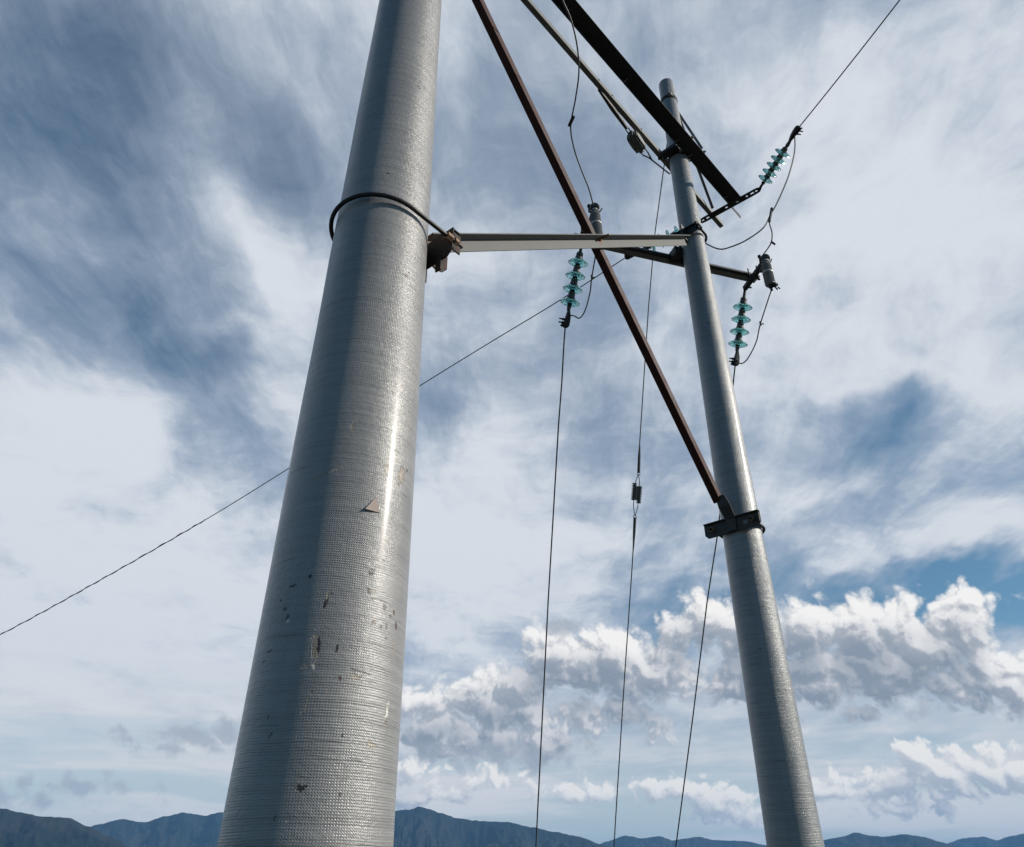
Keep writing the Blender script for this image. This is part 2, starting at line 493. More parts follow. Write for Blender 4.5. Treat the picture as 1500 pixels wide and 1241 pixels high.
def fibre_material(name, chips, tint=(1, 1, 1), weave=0.0100, lump=1.0):
    """glass fibre winding under a grey gel coat; UV is in metres round and up the pole"""
    m, n, b = material(name)
    uv = n.n('ShaderNodeUVMap'); uv.uv_map = 'UVMap'
    u, v, _ = n.sep(uv.outputs[0])
    wob = n.noise(n.xyz(n.m('MULTIPLY', u, 3.0), n.m('MULTIPLY', v, 2.0)), 1.0, 3.0, 0.5, dims='2D')
    vv = n.m('ADD', v, n.m('MULTIPLY', wob, 0.02))
    uu = n.m('ADD', u, n.m('MULTIPLY', wob, 0.02))
    k = 2 * math.pi / weave
    wa = n.m('SINE', n.m('MULTIPLY', uu, k))
    wb = n.m('SINE', n.m('MULTIPLY', vv, k * 0.92))
    cell = n.m('MULTIPLY', wa, wb)
    ridge = n.m('ADD', n.m('MULTIPLY', n.m('ABSOLUTE', n.m('SINE', n.m('MULTIPLY', uu, k * 0.5))), 0.5),
                n.m('MULTIPLY', n.m('ABSOLUTE', n.m('SINE', n.m('MULTIPLY', vv, k * 0.46))), 0.8))
    cell = n.m('MULTIPLY_ADD', cell, 0.45, ridge)
    patch = n.map(n.noise(n.xyz(n.m('MULTIPLY', u, 2.2), n.m('MULTIPLY', v, 1.5), 4.0), 1.0, 4.0, 0.55), 0.36, 0.64, 0.55, 1.0)
    wind = n.noise(n.xyz(n.m('MULTIPLY', u, 1.6), n.m('MULTIPLY', v, 95.0), 1.0), 1.0, 4.0, 0.6)
    wind2 = n.noise(n.xyz(n.m('MULTIPLY', u, 0.9), n.m('MULTIPLY', v, 24.0), 7.0), 1.0, 3.0, 0.55)
    grain = n.noise(n.xyz(n.m('MULTIPLY', u, 170.0), n.m('MULTIPLY', v, 190.0), 2.0), 1.0, 2.0, 0.6)
    creases = n.map(n.noise(n.xyz(n.m('MULTIPLY', u, 2.4), n.m('MULTIPLY_ADD', u, 2.0, n.m('MULTIPLY', v, 34.0)), 11.0), 1.0, 3.0, 0.55), 0.62, 0.74)
    h = n.m('MULTIPLY', n.m('MULTIPLY', cell, patch), 0.0010)
    h = n.m('MULTIPLY_ADD', wind, 0.0017, h)
    h = n.m('MULTIPLY_ADD', wind2, 0.0034 * lump, h)
    h = n.m('MULTIPLY_ADD', creases, 0.0016, h)
    h = n.m('MULTIPLY_ADD', grain, 0.0015, h)
    puck = n.noise(n.xyz(n.m('MULTIPLY', u, 36.0), n.m('MULTIPLY', v, 46.0), 15.0), 1.0, 3.0, 0.55)
    h = n.m('MULTIPLY_ADD', puck, 0.0026 * (-0.45 + 1.45 * lump), h)
    tone = n.m('MULTIPLY_ADD', n.m('SUBTRACT', wind, 0.5), 0.42, 0.5)
    tone = n.m('MULTIPLY_ADD', n.m('SUBTRACT', wind2, 0.5), 0.60, tone)
    tone = n.m('MULTIPLY_ADD', n.m('MULTIPLY', n.m('SUBTRACT', cell, 0.8), patch), 0.16, tone)
    tone = n.m('MULTIPLY_ADD', creases, -0.22, tone)
    stain = n.noise(n.xyz(n.m('MULTIPLY', u, 5.0), n.m('MULTIPLY', v, 1.1), 3.0), 1.0, 5.0, 0.6)
    tone = n.m('MULTIPLY_ADD', n.m('SUBTRACT', stain, 0.5), 0.55, tone)
    lo_c = tuple(0.130 * t for t in tint); hi_c = tuple(x * t for x, t in zip((0.300, 0.302, 0.293), tint))
    col = n.mix(n.map(tone, 0.15, 0.85, smooth=False), lo_c, hi_c)
    # dark specks of lichen and dirt
    sp = n.noise(n.xyz(n.m('MULTIPLY', u, 26.0), n.m('MULTIPLY', v, 34.0), 5.0), 1.0, 5.0, 0.65)
    col = n.mix(n.m('MULTIPLY', n.map(sp, 0.69, 0.75), 0.7), col, (0.07, 0.055, 0.045))
    # knocks in the coat: (u, v, half width, half height, kind)
    edge = n.noise(n.xyz(n.m('MULTIPLY', u, 75.0), n.m('MULTIPLY', v, 45.0), 8.0), 1.0, 5.0, 0.68)
    edge = n.m('MULTIPLY_ADD', n.m('SUBTRACT', edge, 0.5), 3.4, 0.85)
    KIND = {'dark': (0.035, 0.024, 0.018), 'tan': (0.27, 0.225, 0.17), 'white': (0.62, 0.60, 0.53), 'rust': (0.075, 0.042, 0.028)}
    mk = 0.0
    for (cu, cv, ru, rv, ang, kind) in chips:
        q = n.mapping(n.xyz(u, v, mk), (cu, cv, 0), (0, 0, R(ang)), (ru, rv, 1e6), 'TEXTURE')
        d = n.vm('LENGTH', q)
        mk = n.map(n.m('SUBTRACT', edge, d), 0.0, 0.16)
        col = n.mix(mk, col, KIND[kind])
        h = n.m('MULTIPLY_ADD', mk, -0.0016, h)
    n.put(b.inputs['Base Color'], col)
    n.put(b.inputs['Roughness'], n.map(n.m('ADD', wind, n.m('MULTIPLY', grain, 0.4)), 0.42, 0.98, 0.22, 0.48, False))
    b.inputs['Specular IOR Level'].default_value = 0.75
    b.inputs['Coat Weight'].default_value = 0.15
    b.inputs['Coat Roughness'].default_value = 0.22
    bump(n, b, h, 1.0, 1.0)
    return m
# ------------------------------------------------------------------ the two poles
Z = Vector((0, 0, 1))
GROUND = -1.7
PL = Vector((-0.853, 3.6, 0.0))
PR = Vector((2.459, 7.5, 0.0))
U = (PR - PL).normalized()                      # from the near pole to the far one
N = Vector((U.y, -U.x, 0.0))                    # towards the camera's side of the frame
SPAN = (PR - PL).length
def rad_near(z): return 0.358 - 0.0162 * z
def rad_far(z): return 0.2415 - 0.01165 * z
def on_plane(px, py, off=0.0):
    d = ray(px, py)
    return d * ((PL.dot(N) + off) / d.dot(N))
def at_z(px, py, z):
    d = ray(px, py)
    return d * (z / d.z)
def at_y(px, py, y):
    d = ray(px, py)
    return d * (y / d.y)
def seg(a, b, k):
    return [a.lerp(b, i / k) for i in range(k + 1)]

def curve_pts(pts, k=10):
    """smooth line through the points"""
    pts = [Vector(p) for p in pts]
    out = []
    for i in range(len(pts) - 1):
        p0, p1, p2, p3 = pts[max(i - 1, 0)], pts[i], pts[i + 1], pts[min(i + 2, len(pts) - 1)]
        for j in range(k):
            t = j / k
            out.append(0.5 * ((2 * p1) + (p2 - p0) * t + (2 * p0 - 5 * p1 + 4 * p2 - p3) * t * t + (3 * p1 - p0 - 3 * p2 + p3) * t ** 3))
    out.append(pts[-1])
    return out

def pole_shaft(name, base, rad, z0, z1, mat, parent, segs=96, rings=120, lump=0.0035):
    bm = bmesh.new()
    uvl = bm.loops.layers.uv.new('UVMap')
    rr = [(rad(z0 + (z1 - z0) * i / rings), z0 + (z1 - z0) * i / rings) for i in range(rings + 1)]
    rt = rr[-1][0]
    rr += [(rt * 0.985, z1 + rt * 0.10), (rt * 0.9, z1 + rt * 0.2), (rt * 0.6, z1 + rt * 0.29), (0.01, z1 + rt * 0.32)]
    grid = []
    for j, (r, z) in enumerate(rr):
        row = []
        for i in range(segs):
            a = 2 * math.pi * i / segs + math.pi
            d = r + lump * noise.noise(Vector((math.cos(a) * 1.5, math.sin(a) * 1.5, z * 1.3)) + base * 3)
            row.append(bm.verts.new((d * math.sin(a), -d * math.cos(a), z)))
        grid.append(row)
    for j in range(len(rr) - 1):
        for i in range(segs):
            f = bm.faces.new((grid[j][i], grid[j][(i + 1) % segs], grid[j + 1][(i + 1) % segs], grid[j + 1][i]))
            f.smooth = True
            for lp, (ii, jj) in zip(f.loops, ((i, j), (i + 1, j), (i + 1, j + 1), (i, j + 1))):
                lp[uvl].uv = ((ii / segs - 0.5) * 2 * math.pi * 0.30, rr[jj][1])
    bm.faces.new(grid[-1])
    me = bpy.data.meshes.new(name)
    bm.to_mesh(me); bm.free()
    me.materials.append(mat)
    o = bpy.data.objects.new(name, me)
    COL.objects.link(o)
    o.parent = parent
    return o

def on_near(px, py):
    """where the line of sight meets the near pole: (u, v) of its surface and the point"""
    d = ray(px, py)
    t = PL.y * 0.8 / d.y
    for _ in range(40):
        p = d * t
        dist = math.hypot(p.x - PL.x, p.y - PL.y) - rad_near(p.z)
        t += max(dist, -0.02) * 0.6 / math.hypot(d.x, d.y)
    p = d * t
    a = math.atan2(p.x - PL.x, -(p.y - PL.y))
    return a * 0.30, p.z - GROUND, p

def chip(px, py, w, h, ang, kind):
    u, v, p = on_near(px, py)
    k = p.length / FOC
    return (u, v, w * k * 0.30 / rad_near(p.z), h * k / 0.85, ang, kind)
CHIPS = [chip(*c) for c in (
    (566, 688, 5, 9, 10, 'tan'), (588, 697, 8, 15, -8, 'tan'), (517, 625, 3, 9, 8, 'tan'), (470, 697, 30, 2.0, 24, 'tan'), (494, 686, 8, 1.6, 28, 'tan'),
    (462, 948, 7, 21, 4, 'tan'), (467, 944, 3.5, 15, 4, 'dark'), (477, 883, 3.5, 11, -10, 'dark'), (481, 871, 2.2, 9, -10, 'tan'),
    (493, 952, 2.5, 10, -6, 'dark'), (563, 890, 4, 4, 0, 'rust'), (572, 903, 3, 3, 0, 'rust'), (580, 918, 4, 5, 0, 'rust'), (566, 918, 2.2, 5, 0, 'rust'),
    (548, 912, 4, 2.5, 0, 'rust'), (577, 898, 2.5, 4, 0, 'rust'), (576, 950, 2, 5, 10, 'tan'), (567, 1043, 3.5, 13, -8, 'white'), (565, 1060, 2.5, 5, 0, 'tan'),
    (417, 893, 5, 3, 0, 'dark'), (412, 880, 3, 2, 0, 'dark'), (421, 905, 3, 4, 0, 'dark'), (393, 955, 9, 2, 10, 'dark'), (386, 970, 7, 1.8, 10, 'dark'),
    (450, 1030, 1.8, 9, -8, 'tan'), (545, 838, 5, 5, 0, 'dark'), (540, 866, 4, 3, 0, 'dark'), (430, 858, 7, 2, 10, 'dark'), (454, 845, 3, 3, 0, 'dark'),
    (594, 404, 4, 3, 20, 'rust'), (599, 401, 2.5, 3, 0, 'dark'), (614, 128, 3, 3, 0, 'dark'), (622, 130, 2, 2, 0, 'rust'), (568, 254, 2.5, 2, 0, 'dark'),
    (528, 984, 20, 1.2, -8, 'dark'), (545, 866, 6, 2, 0, 'tan'), (498, 1165, 2, 3, 0, 'dark'), (562, 822, 2.5, 2, 0, 'rust'))]

rc_ = random.Random(23)
for _ in range(26):                                      # smaller random scuffs
    y_ = rc_.uniform(560, 1220)
    x_ = 300 + (1241 - y_) * 0.185 + rc_.uniform(40, 235) * (0.72 + 0.28 * y_ / 1241)
    kd = rc_.choice(['tan', 'white', 'dark', 'dark', 'tan', 'rust'])
    CHIPS.append(chip(x_, y_, rc_.choice([1.2, 1.8, 2.5, 9.0]), rc_.uniform(1.5, 5.0), rc_.uniform(-25, 25), kd))
FIBRE_NEAR = fibre_material('grey_fibre_coat', CHIPS, (1.08, 1.045, 1.03))
FIBRE_FAR = fibre_material('grey_fibre_coat_dull', [(-0.02, 7.6, 0.06, 0.014, 20, 'dark'), (-0.06, 10.3, 0.03, 0.02, 30, 'rust'), (0.0, 6.3, 0.04, 0.006, -14, 'dark'),
                                                  (0.02, 4.0, 0.05, 0.005, 6, 'dark'), (0.10, 3.5, 0.02, 0.008, 0, 'dark'), (0.08, 1.95, 0.014, 0.012, 0, 'tan'), (-0.12, 3.6, 0.03, 0.005, 0, 'dark')], (0.93, 0.95, 0.98), 0.011, 0.35)

near = thing('utility_pole', PL + Z * GROUND, 'thick near grey woven fibreglass pole with chipped coat, left of the frame', 'pole', 'grey fibreglass poles of the frame')
near_shaft = pole_shaft('shaft', PL, lambda z: rad_near(z + GROUND), -0.9, 8.98 - GROUND, FIBRE_NEAR, near)
far = thing('utility_pole', PR + Z * GROUND, 'thinner far grey fibreglass pole carrying the crossarms, its rounded top in view', 'pole', 'grey fibreglass poles of the frame')
far_shaft = pole_shaft('shaft', PR, lambda z: rad_far(z + GROUND), -0.9, 10.86 - GROUND, FIBRE_FAR, far, lump=0.0014)

# the peeled corner of coat on the near pole
tri = [on_near(*q)[2] for q in ((533, 747), (551, 728), (556, 752))]
ctr = sum(tri, Vector()) / 3
outw_ = (ctr - Vector((PL.x, PL.y, ctr.z))).normalized()
m_ = MB()
front_ = [p + outw_ * (0.016 if i == 0 else 0.006 if i == 2 else 0.003) for i, p in enumerate(tri)]
m_.quad_ring([[p - outw_ * 0.004 for p in front_], front_], True, True, False)
FLAP, fn, fb = material('peeled_coat')
fn.put(fb.inputs['Base Color'], fn.mix(fn.noise(fn.n('ShaderNodeTexCoord').outputs['Object'], 60.0, 4.0, 0.6), (0.20, 0.145, 0.125), (0.30, 0.235, 0.205)))
fb.inputs['Roughness'].default_value = 0.6
m_.build('peeled_flap', FLAP, near)

# collar and hook just under the far pole's top
def ring_pts(c, r, k=40, a0=0.0, a1=2 * math.pi):
    return [Vector(c) + (U * math.cos(a0 + (a1 - a0) * i / k) + N * math.sin(a0 + (a1 - a0) * i / k)) * r for i in range(k + 1)]
zc = 10.42
m_ = MB(); rc = rad_far(zc)
m_.lathe([(rc + 0.003, -0.028), (rc + 0.010, -0.028), (rc + 0.010, 0.028), (rc + 0.003, 0.028)], PR + Z * zc, Z, 40, True)
col_ = m_.build('collar', DULL, far)
m_ = MB()
h0 = PR + Z * zc + (-U * 0.8 + N * 0.6).normalized() * (rc + 0.02)
m_.box(h0, U, N, Z, 0.05, 0.05, 0.06)
m_.tube([h0 + Z * 0.02, h0 + Z * 0.07 - U * 0.03, h0 + Z * 0.10 - U * 0.07], 0.012, 8)
m_.bolt(h0 - U * 0.02, -U, 0.02, 0.03, 0.03)
m_.build('hook', GALV, col_)

# ------------------------------------------------------------------ clamps
def u_bolt_clamp(pole, rad, z, side, half, height, label, plate_mat, rod_mat, rod_r, gap, nut_mat, ear, group, lip_=0.065, lean=0.0):
    """plate on one side of a pole, held by a round bar bent about the other side"""
    r = rad(z)
    c = pole + Z * z
    t = thing('pole_clamp', c + side * (r + 0.02), label, 'clamp', group)
    W_ = Vector((-side.y, side.x, 0.0))
    if W_.dot(N) < 0: W_ = -W_
    pc = c + side * (r + 0.024)
    m = MB()
    hh = height / 2
    ch = height * 0.22
    poly = [(-half, -hh + ch), (-half + ch, -hh), (half - ch, -hh), (half, -hh + ch), (half, hh), (-half, hh)]
    m.prism([(a, b) for a, b in poly], pc - side * 0.007, pc + side * 0.007, W_, Z)
    plate = m.build('plate', plate_mat, t, bevel=0.002)
    m = MB()                                            # folded lips of the plate
    m.box(pc + Z * (hh - 0.006) + side * (lip_ / 2 + 0.007), W_, side, Z, half * 2 - 0.01, lip_, 0.012)
    m.box(pc + W_ * (half - 0.007) + side * (lip_ / 2 + 0.007), W_, side, Z, 0.012, lip_, height - ch - 0.02)
    m.build('lip', plate_mat, plate, bevel=0.002)
    rr = r + gap
    pts = [c + side * (r + 0.02) + W_ * rr] + [c + side * (0.55 * rr) + W_ * rr * 0.985]
    k = 36
    arc = []
    for i in range(k + 1):
        a = math.pi / 2 + math.pi * i / k
        arc.append(c + (side * math.cos(a) + W_ * math.sin(a)) * rr + Z * lean * abs(math.cos(a)))
    pts = [c + side * (r + 0.11) + W_ * rr, c + side * (r * 0.5) + W_ * rr] + arc + [c + side * (r * 0.5) - W_ * rr, c + side * (r + 0.11) - W_ * rr]
    m = MB()
    m.tube(pts, rod_r, 12)
    m.build('u_bolt', rod_mat, t)
    for s in (1, -1):
        m = MB()
        m.bolt(c + W_ * rr * s + side * (r - 0.036), side, rod_r * 1.9, 0.05)
        m.bolt(c + W_ * rr * s + side * (r + 0.034), side, rod_r * 1.9, 0.03)
        m.build('nut', nut_mat, t)
    return t, pc, W_

zn = 3.615
cl_near, pcn, Wn = u_bolt_clamp(PL, rad_near, zn, U, 0.335, 0.23, 'rust stained bracket and bent round bar gripping the thick near pole', RUSTY, DARK, 0.0145, 0.032, RUSTBOLT, 0, 'clamps round the poles', lean=0.035)
for s_ in (0.0, 0.20):                                  # the gussets and tongue that hold the grey brace
    m_ = MB()
    o_ = pcn + Wn * (s_ - 0.06)
    m_.prism([(0.008, -0.11), (0.04, -0.12), (0.10, -0.10), (0.14, -0.05), (0.14, 0.06), (0.008, 0.09)], o_ - Wn * 0.005, o_ + Wn * 0.005, U, Z)
    m_.build('gusset', RUSTY, cl_near, bevel=0.002)
m_ = MB()
m_.box(pcn + Wn * 0.22 - Z * 0.15 - U * 0.01, Wn, U, Z, 0.05, 0.014, 0.12)
m_.build('tongue', RUSTY, cl_near, bevel=0.002)

zl = 3.19
cl_low, pcl, Wl = u_bolt_clamp(PR, rad_far, zl, -U, 0.315, 0.16, 'dark flat clamp plate at the foot of the red brown brace, on the thinner pole', WEATHERED, DARK, 0.016, 0.022, RUSTBOLT, 0, 'clamps round the poles', 0.03)
m_ = MB(); m_.box(pcl - U * 0.0085 + Wl * 0.155 - Z * 0.012, Wl, U, Z, 0.05, 0.003, 0.04); m_.build('stamped_tag', GALV, cl_low)
zm = 7.47
cl_mid, pcm, Wm = u_bolt_clamp(PR, rad_far, zm, -U, 0.20, 0.115, 'black clamp where the grey brace meets the thinner far pole', DARK, DARK, 0.018, 0.03, DARK, 0, 'clamps round the poles', 0.03)

m_ = MB()                                               # ears that take the end of the pale brace
m_.box(pcm - U * 0.07 - Z * 0.05, U, N, Z, 0.14, 0.014, 0.22)
m_.box(pcm - U * 0.05 - Z * 0.10 - N * 0.06, U, N, Z, 0.11, 0.10, 0.10)
m_.build('ear', DARK, cl_mid, bevel=0.002)

# ------------------------------------------------------------------ the two diagonal braces
def rust_spot_steel():
    m, n, b = material('galvanised_brace')
    p = n.n('ShaderNodeTexCoord').outputs['Object']
    a = n.noise(p, 9.0, 6.0, 0.65); f = n.noise(p, 80.0, 3.0, 0.6)
    col = n.mix(n.map(n.m('MULTIPLY_ADD', f, 0.3, n.m('MULTIPLY', a, 0.8)), 0.3, 0.8), (0.10, 0.103, 0.10), (0.168, 0.171, 0.165))
    st = n.map(n.noise(n.vm('MULTIPLY', p, (6.0, 6.0, 26.0)), 1.0, 4.0, 0.6), 0.62, 0.75)
    col = n.mix(n.m('MULTIPLY', st, 0.25), col, (0.20, 0.13, 0.085))
    # rust bleeding round the crossing bolt and at the bolted end
    for c_, r_ in ((CROSS - T_BASE, 0.085), (Vector((0, 0, 0)), 0.12)):
        d = n.vm('LENGTH', n.mapping(p, tuple(c_), (0, 0, 0), (r_, r_, r_), 'TEXTURE'))
        e = n.m('MULTIPLY_ADD', n.m('SUBTRACT', a, 0.5), 2.2, 1.0)
        col = n.mix(n.m('MULTIPLY', n.map(n.m('SUBTRACT', e, d), -0.1, 0.6), 0.7), col, (0.19, 0.085, 0.05))
    n.put(b.inputs['Base Color'], col)
    b.inputs['Metallic'].default_value = 0.0
    b.inputs['Specular IOR Level'].default_value = 0.2
    n.put(b.inputs['Roughness'], n.map(a, 0.3, 0.7, 0.5, 0.7, False))
    bump(n, b, f, 0.25, 0.002)
    return m
tl, tr = on_plane(640, 351, 0.0), on_plane(1000, 349.5, 0.0)
md = (tr - tl).normalized()
T0 = tl + md * (-(tl - PL).dot(U) + rad_near(tl.z) + 0.05) / md.dot(U)
T1 = tl + md * ((PR - tl).dot(U) - rad_far(tr.z) - 0.14) / md.dot(U)
dn = N.cross(md).normalized()
if dn.z > 0: dn = -dn                                   # down the face of the brace
T_BASE = T0
CROSS = on_plane(877, 352, 0.0)
TIE = rust_spot_steel()
tie = thing('diagonal_brace', T0, 'pale galvanised steel angle brace running between both poles, in front of the red brown brace', 'brace', 'crossed braces between the poles')
m_ = MB(); m_.angle(T0, T1, dn, 0.105, N, 0.105, 0.010); m_.build('angle_bar', TIE, tie, bevel=0.0015)
m_ = MB(); m_.bolt(CROSS + N * 0.010, N, 0.021, 0.02, 0.10); m_.build('crossing_bolt', RUSTBOLT, tie)
for k in (0.10, 0.19):
    m_ = MB(); m_.bolt(T0 + md * k + dn * 0.055 + N * 0.010, N, 0.017, 0.016, 0.03); m_.build('end_bolt', RUSTBOLT, tie)

b_lo, b_hi = on_plane(1056, 735, -0.03), on_plane(703, 0, -0.03)
bd = (b_hi - b_lo).normalized()
B1 = b_lo + bd * ((b_lo - PL).dot(U) - rad_near(8.0) - 0.05) / -bd.dot(U)
br = N.cross(bd).normalized()
if br.x < 0: br = -br                                   # to the right across the lit face
brown = thing('diagonal_brace', b_lo, 'red brown painted angle brace rising from the low clamp, behind the pale brace', 'brace', 'crossed braces between the poles')
m_ = MB(); m_.angle(b_lo, B1, br, 0.092, -N, 0.082, 0.010); m_.build('angle_bar', OXIDE, brown, bevel=0.0015)
m_ = MB()                                               # foot: the angle is cut and bent on to the clamp
foot = pcl - U * 0.014
th = -U * 0.012
r1 = b_lo + br * 0.045 + bd * 0.05
r2 = foot + Z * 0.17 - U * 0.10
r3 = foot + Z * 0.072
r4 = foot - Z * 0.072
m_.quad_ring([[c_ - N * w_, c_ + N * w_, c_ + N * w_ + th, c_ - N * w_ + th]
              for c_, w_ in ((r1, 0.052), (r2, 0.066), (r3, 0.058), (r4, 0.048))], True, True, False)
m_.build('foot_plate', WEATHERED, brown, bevel=0.0015)
# ------------------------------------------------------------------ upper crossarm: two bars hugging the far pole
ZF, ZR = 9.10, 9.15
fa, fb_ = at_z(889.6, 90, ZF), at_z(1084, 315, ZF)
A = (fb_ - fa).normalized()                              # along the bars, away from the camera
AN = Vector((A.y, -A.x, 0.0))                            # across, to the front
front_tip = fb_
front_end = fa + A * (-2.62 - fa.x + fb_.x * 0) / A.x if False else fa - A * 3.6
bar_f = thing('crossarm', front_end, 'wide dark steel crossarm bar seen from below, in front of the far pole top', 'crossarm', 'paired bars of the upper crossarm')
m_ = MB()
tip_plate = at_z(1083, 284, ZF + 0.03)
lp = (tip_plate - fa).dot(A)
m_.prism([(0, 0), (0.19, 0), (0.19, 0.012), (0, 0.012)], front_end, fa + A * (lp + 0.10), AN, Z)
m_.prism([(-0.012, 0.012), (-0.002, 0.012), (-0.002, -0.055), (-0.012, -0.055)], front_end, front_tip + A * 0.02, AN, Z)
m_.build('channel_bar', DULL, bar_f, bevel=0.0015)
for q in ((916, 118), (990, 207), (1009, 229), (1060, 291)):
    p = at_z(*q, ZF - 0.02); p = fa + A * (p - fa).dot(A)
    m_ = MB(); m_.bolt(p + Z * -0.02 + AN * -0.002, AN, 0.017, 0.016, 0.045); m_.build('bolt', GALV, bar_f)

ra, rb = at_z(773, 0, ZR), at_z(1061, 331, ZR)
ra0 = at_z(968, 225, ZR)
AR = (ra0 - ra).normalized()
rear_tip = ra0 + AR * ((rb - ra0).dot(AR))
rear_end = ra0 - AR * 7.2
bar_r = thing('crossarm', rear_end, 'narrow pale angle bar of the upper crossarm, passing behind the far pole top', 'crossarm', 'paired bars of the upper crossarm')
m_ = MB(); m_.angle(rear_end - Z * 0.0, rear_tip, Z, 0.085, -AN, 0.07, 0.009); m_.build('angle_bar', GALV, bar_r, bevel=0.0015)
for q in ((876, 118), (895, 141), (938, 190)):
    p = at_z(*q, ZR + 0.05); p = ra0 + AR * (p - ra0).dot(AR)
    m_ = MB(); m_.bolt(p + Z * 0.045, AN, 0.011, 0.01); m_.build('bolt', DARK, bar_r)

# collar and through bolts that hold the two bars to the pole
ct = thing('pole_clamp', PR + Z * 9.12, 'black collar and long through bolts tying the upper crossarm to the far pole', 'clamp', 'clamps round the poles')
rc = rad_far(9.12)
m_ = MB(); m_.lathe([(rc + 0.004, -0.05), (rc + 0.013, -0.05), (rc + 0.013, 0.02), (rc + 0.004, 0.02)], PR + Z * 9.12, Z, 44, True)
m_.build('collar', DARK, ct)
for s in (-1, 1):
    p = PR + A * s * (rc + 0.035) + Z * 9.14
    m_ = MB(); m_.tube([p - AN * 0.24, p + AN * 0.36], 0.011, 10)
    m_.bolt(p - AN * 0.21, -AN, 0.024, 0.02); m_.bolt(p + AN * 0.32, AN, 0.024, 0.02)
    m_.build('through_bolt', DARK, ct)
m_ = MB(); m_.box(PR - A * (rc + 0.06) + Z * 9.12 - AN * 0.02, A, AN, Z, 0.12, 0.26, 0.06); m_.build('saddle', DARK, ct, bevel=0.003)

# ------------------------------------------------------------------ slotted strap across the tips, and the two stays above
s0, s1 = at_z(1026, 321, ZF - 0.02), at_z(1111, 274, ZF - 0.02)
sd = (s1 - s0).normalized(); sp = Vector((sd.y, -sd.x, 0))
L_ = (s1 - s0).length
strap = thing('link_strap', s0, 'black slotted strap lying across the tips of the upper crossarm bars', 'strap')
m_ = MB()
zt = ZF - 0.075
S0 = Vector((s0.x, s0.y, zt)); 
for s in (-1, 1):
    m_.box(S0 + sd * L_ / 2 + sp * 0.036 * s, sd, sp, Z, L_ - 0.12, 0.036, 0.018)
last = 0.055
for (a, b) in ((0.06, 0.10), (0.15, 0.43), (0.47, 0.62), (0.655, L_ - 0.215), (L_ - 0.185, L_ - 0.14), (L_ - 0.085, L_ - 0.06)):
    m_.box(S0 + sd * (a + b) / 2, sd, sp, Z, b - a, 0.040, 0.016)
m_.build('slotted_plate', DARK, strap, bevel=0.002)
for e, d_ in ((S0 + sd * 0.06, -sd), (S0 + sd * (L_ - 0.06), sd)):
    m_ = MB()
    m_.tube([e + sp * 0.036, e + sp * 0.030 + d_ * 0.05, e + d_ * 0.085, e - sp * 0.030 + d_ * 0.05, e - sp * 0.036], 0.018, 8)
    m_.build('shackle', DARK, strap)

stop = PR + Z * 10.30 + (A * 0.75 + AN * 0.4).normalized() * (rad_far(10.3) + 0.012)
for q, zz, lab in (((1027, 219), ZF + 0.05, 'short thin stay from the far pole top down to the front crossarm bar'),
                   ((1043, 306), ZR - 0.0, 'long thin stay from the far pole top down to the rear crossarm tip')):
    e = at_z(*q, zz)
    st = thing('stay_bar', stop, lab, 'stay', 'thin stays at the far pole top')
    off_ = AN * (0.03 if zz > ZR else -0.03)
    d = (e - stop).normalized()
    m_ = MB(); m_.angle(stop + off_, e, d.cross(AN), 0.036, AN, 0.036, 0.006)
    m_.build('angle_bar', GALV, st)
    for p in (stop + off_ + d * 0.03, e - d * 0.03):
        m_ = MB(); m_.bolt(p, A, 0.016, 0.02, 0.02); m_.build('bolt', DARK, st)

# ------------------------------------------------------------------ lower crossarm with a crosspiece at each tip
ZL = 7.25
lr = at_z(1110, 409, ZL); lc = at_z(925, 367.5, ZL)
LD = (lr - lc).normalized()
ll = at_z(846, 352, ZL); ll = lc + LD * (ll - lc).dot(LD)
LN = Vector((LD.y, -LD.x, 0))
if LN.y > 0: LN = -LN                                    # to the camera's side
low = thing('crossarm', ll, 'lower steel crossarm behind the far pole, under the pale brace', 'crossarm')
m_ = MB(); m_.angle(ll - LD * 0.05, lr, Z, 0.10, -LN, 0.09, 0.010)
m_.build('angle_bar', GALV, low, bevel=0.0015)
m_ = MB(); m_.prism([(0.0, 0.0), (0.06, 0.0), (0.06, 0.010), (0.0, 0.010)], ll - LD * 0.05, lr, LN, Z); 
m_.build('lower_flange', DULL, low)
m_ = MB()
pc2 = Vector((PR.x, PR.y, ZL)) - U * (rad_far(ZL) + 0.04)
kk = lc + LD * (PR - lc).dot(LD)
m_.box(Vector((kk.x, kk.y, ZL + 0.02)) - LD * 0.20 + LN * 0.08, LD, LN, Z, 0.12, 0.20, 0.13)
m_.box(Vector((kk.x, kk.y, ZL + 0.03)) - LD * 0.05 + LN * 0.02, LD, LN, Z, 0.40, 0.05, 0.16)
m_.build('pole_bracket', DARK, low, bevel=0.003)

def crosspiece(back, frontp, lab):
    """square tube under the crossarm tip: insulators hang from its far end, the arrester from its near end"""
    d = (frontp - back).normalized()
    t = thing('bracket_tube', back, lab, 'bracket', 'brackets on the lower crossarm tips')
    x = d.cross(Z).normalized()
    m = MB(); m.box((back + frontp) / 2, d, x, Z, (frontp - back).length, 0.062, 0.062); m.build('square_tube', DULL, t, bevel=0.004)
    mid = back.lerp(frontp, 0.5)
    for s, up in ((-1, 0.20), (1, 0.12)):
        m = MB(); m.tube([mid + Z * up + x * 0.07 * s, mid - Z * 0.055 + x * 0.07 * s], 0.010, 8); m.bolt(mid - Z * 0.035 + x * 0.07 * s, -Z, 0.02, 0.018)
        m.build('long_bolt', DARK, t)
    m = MB(); m.bolt(back + d * 0.04 - x * 0.03, -x, 0.016, 0.05); m.build('bolt', DARK, t)
    return t
zb = ZL - 0.045
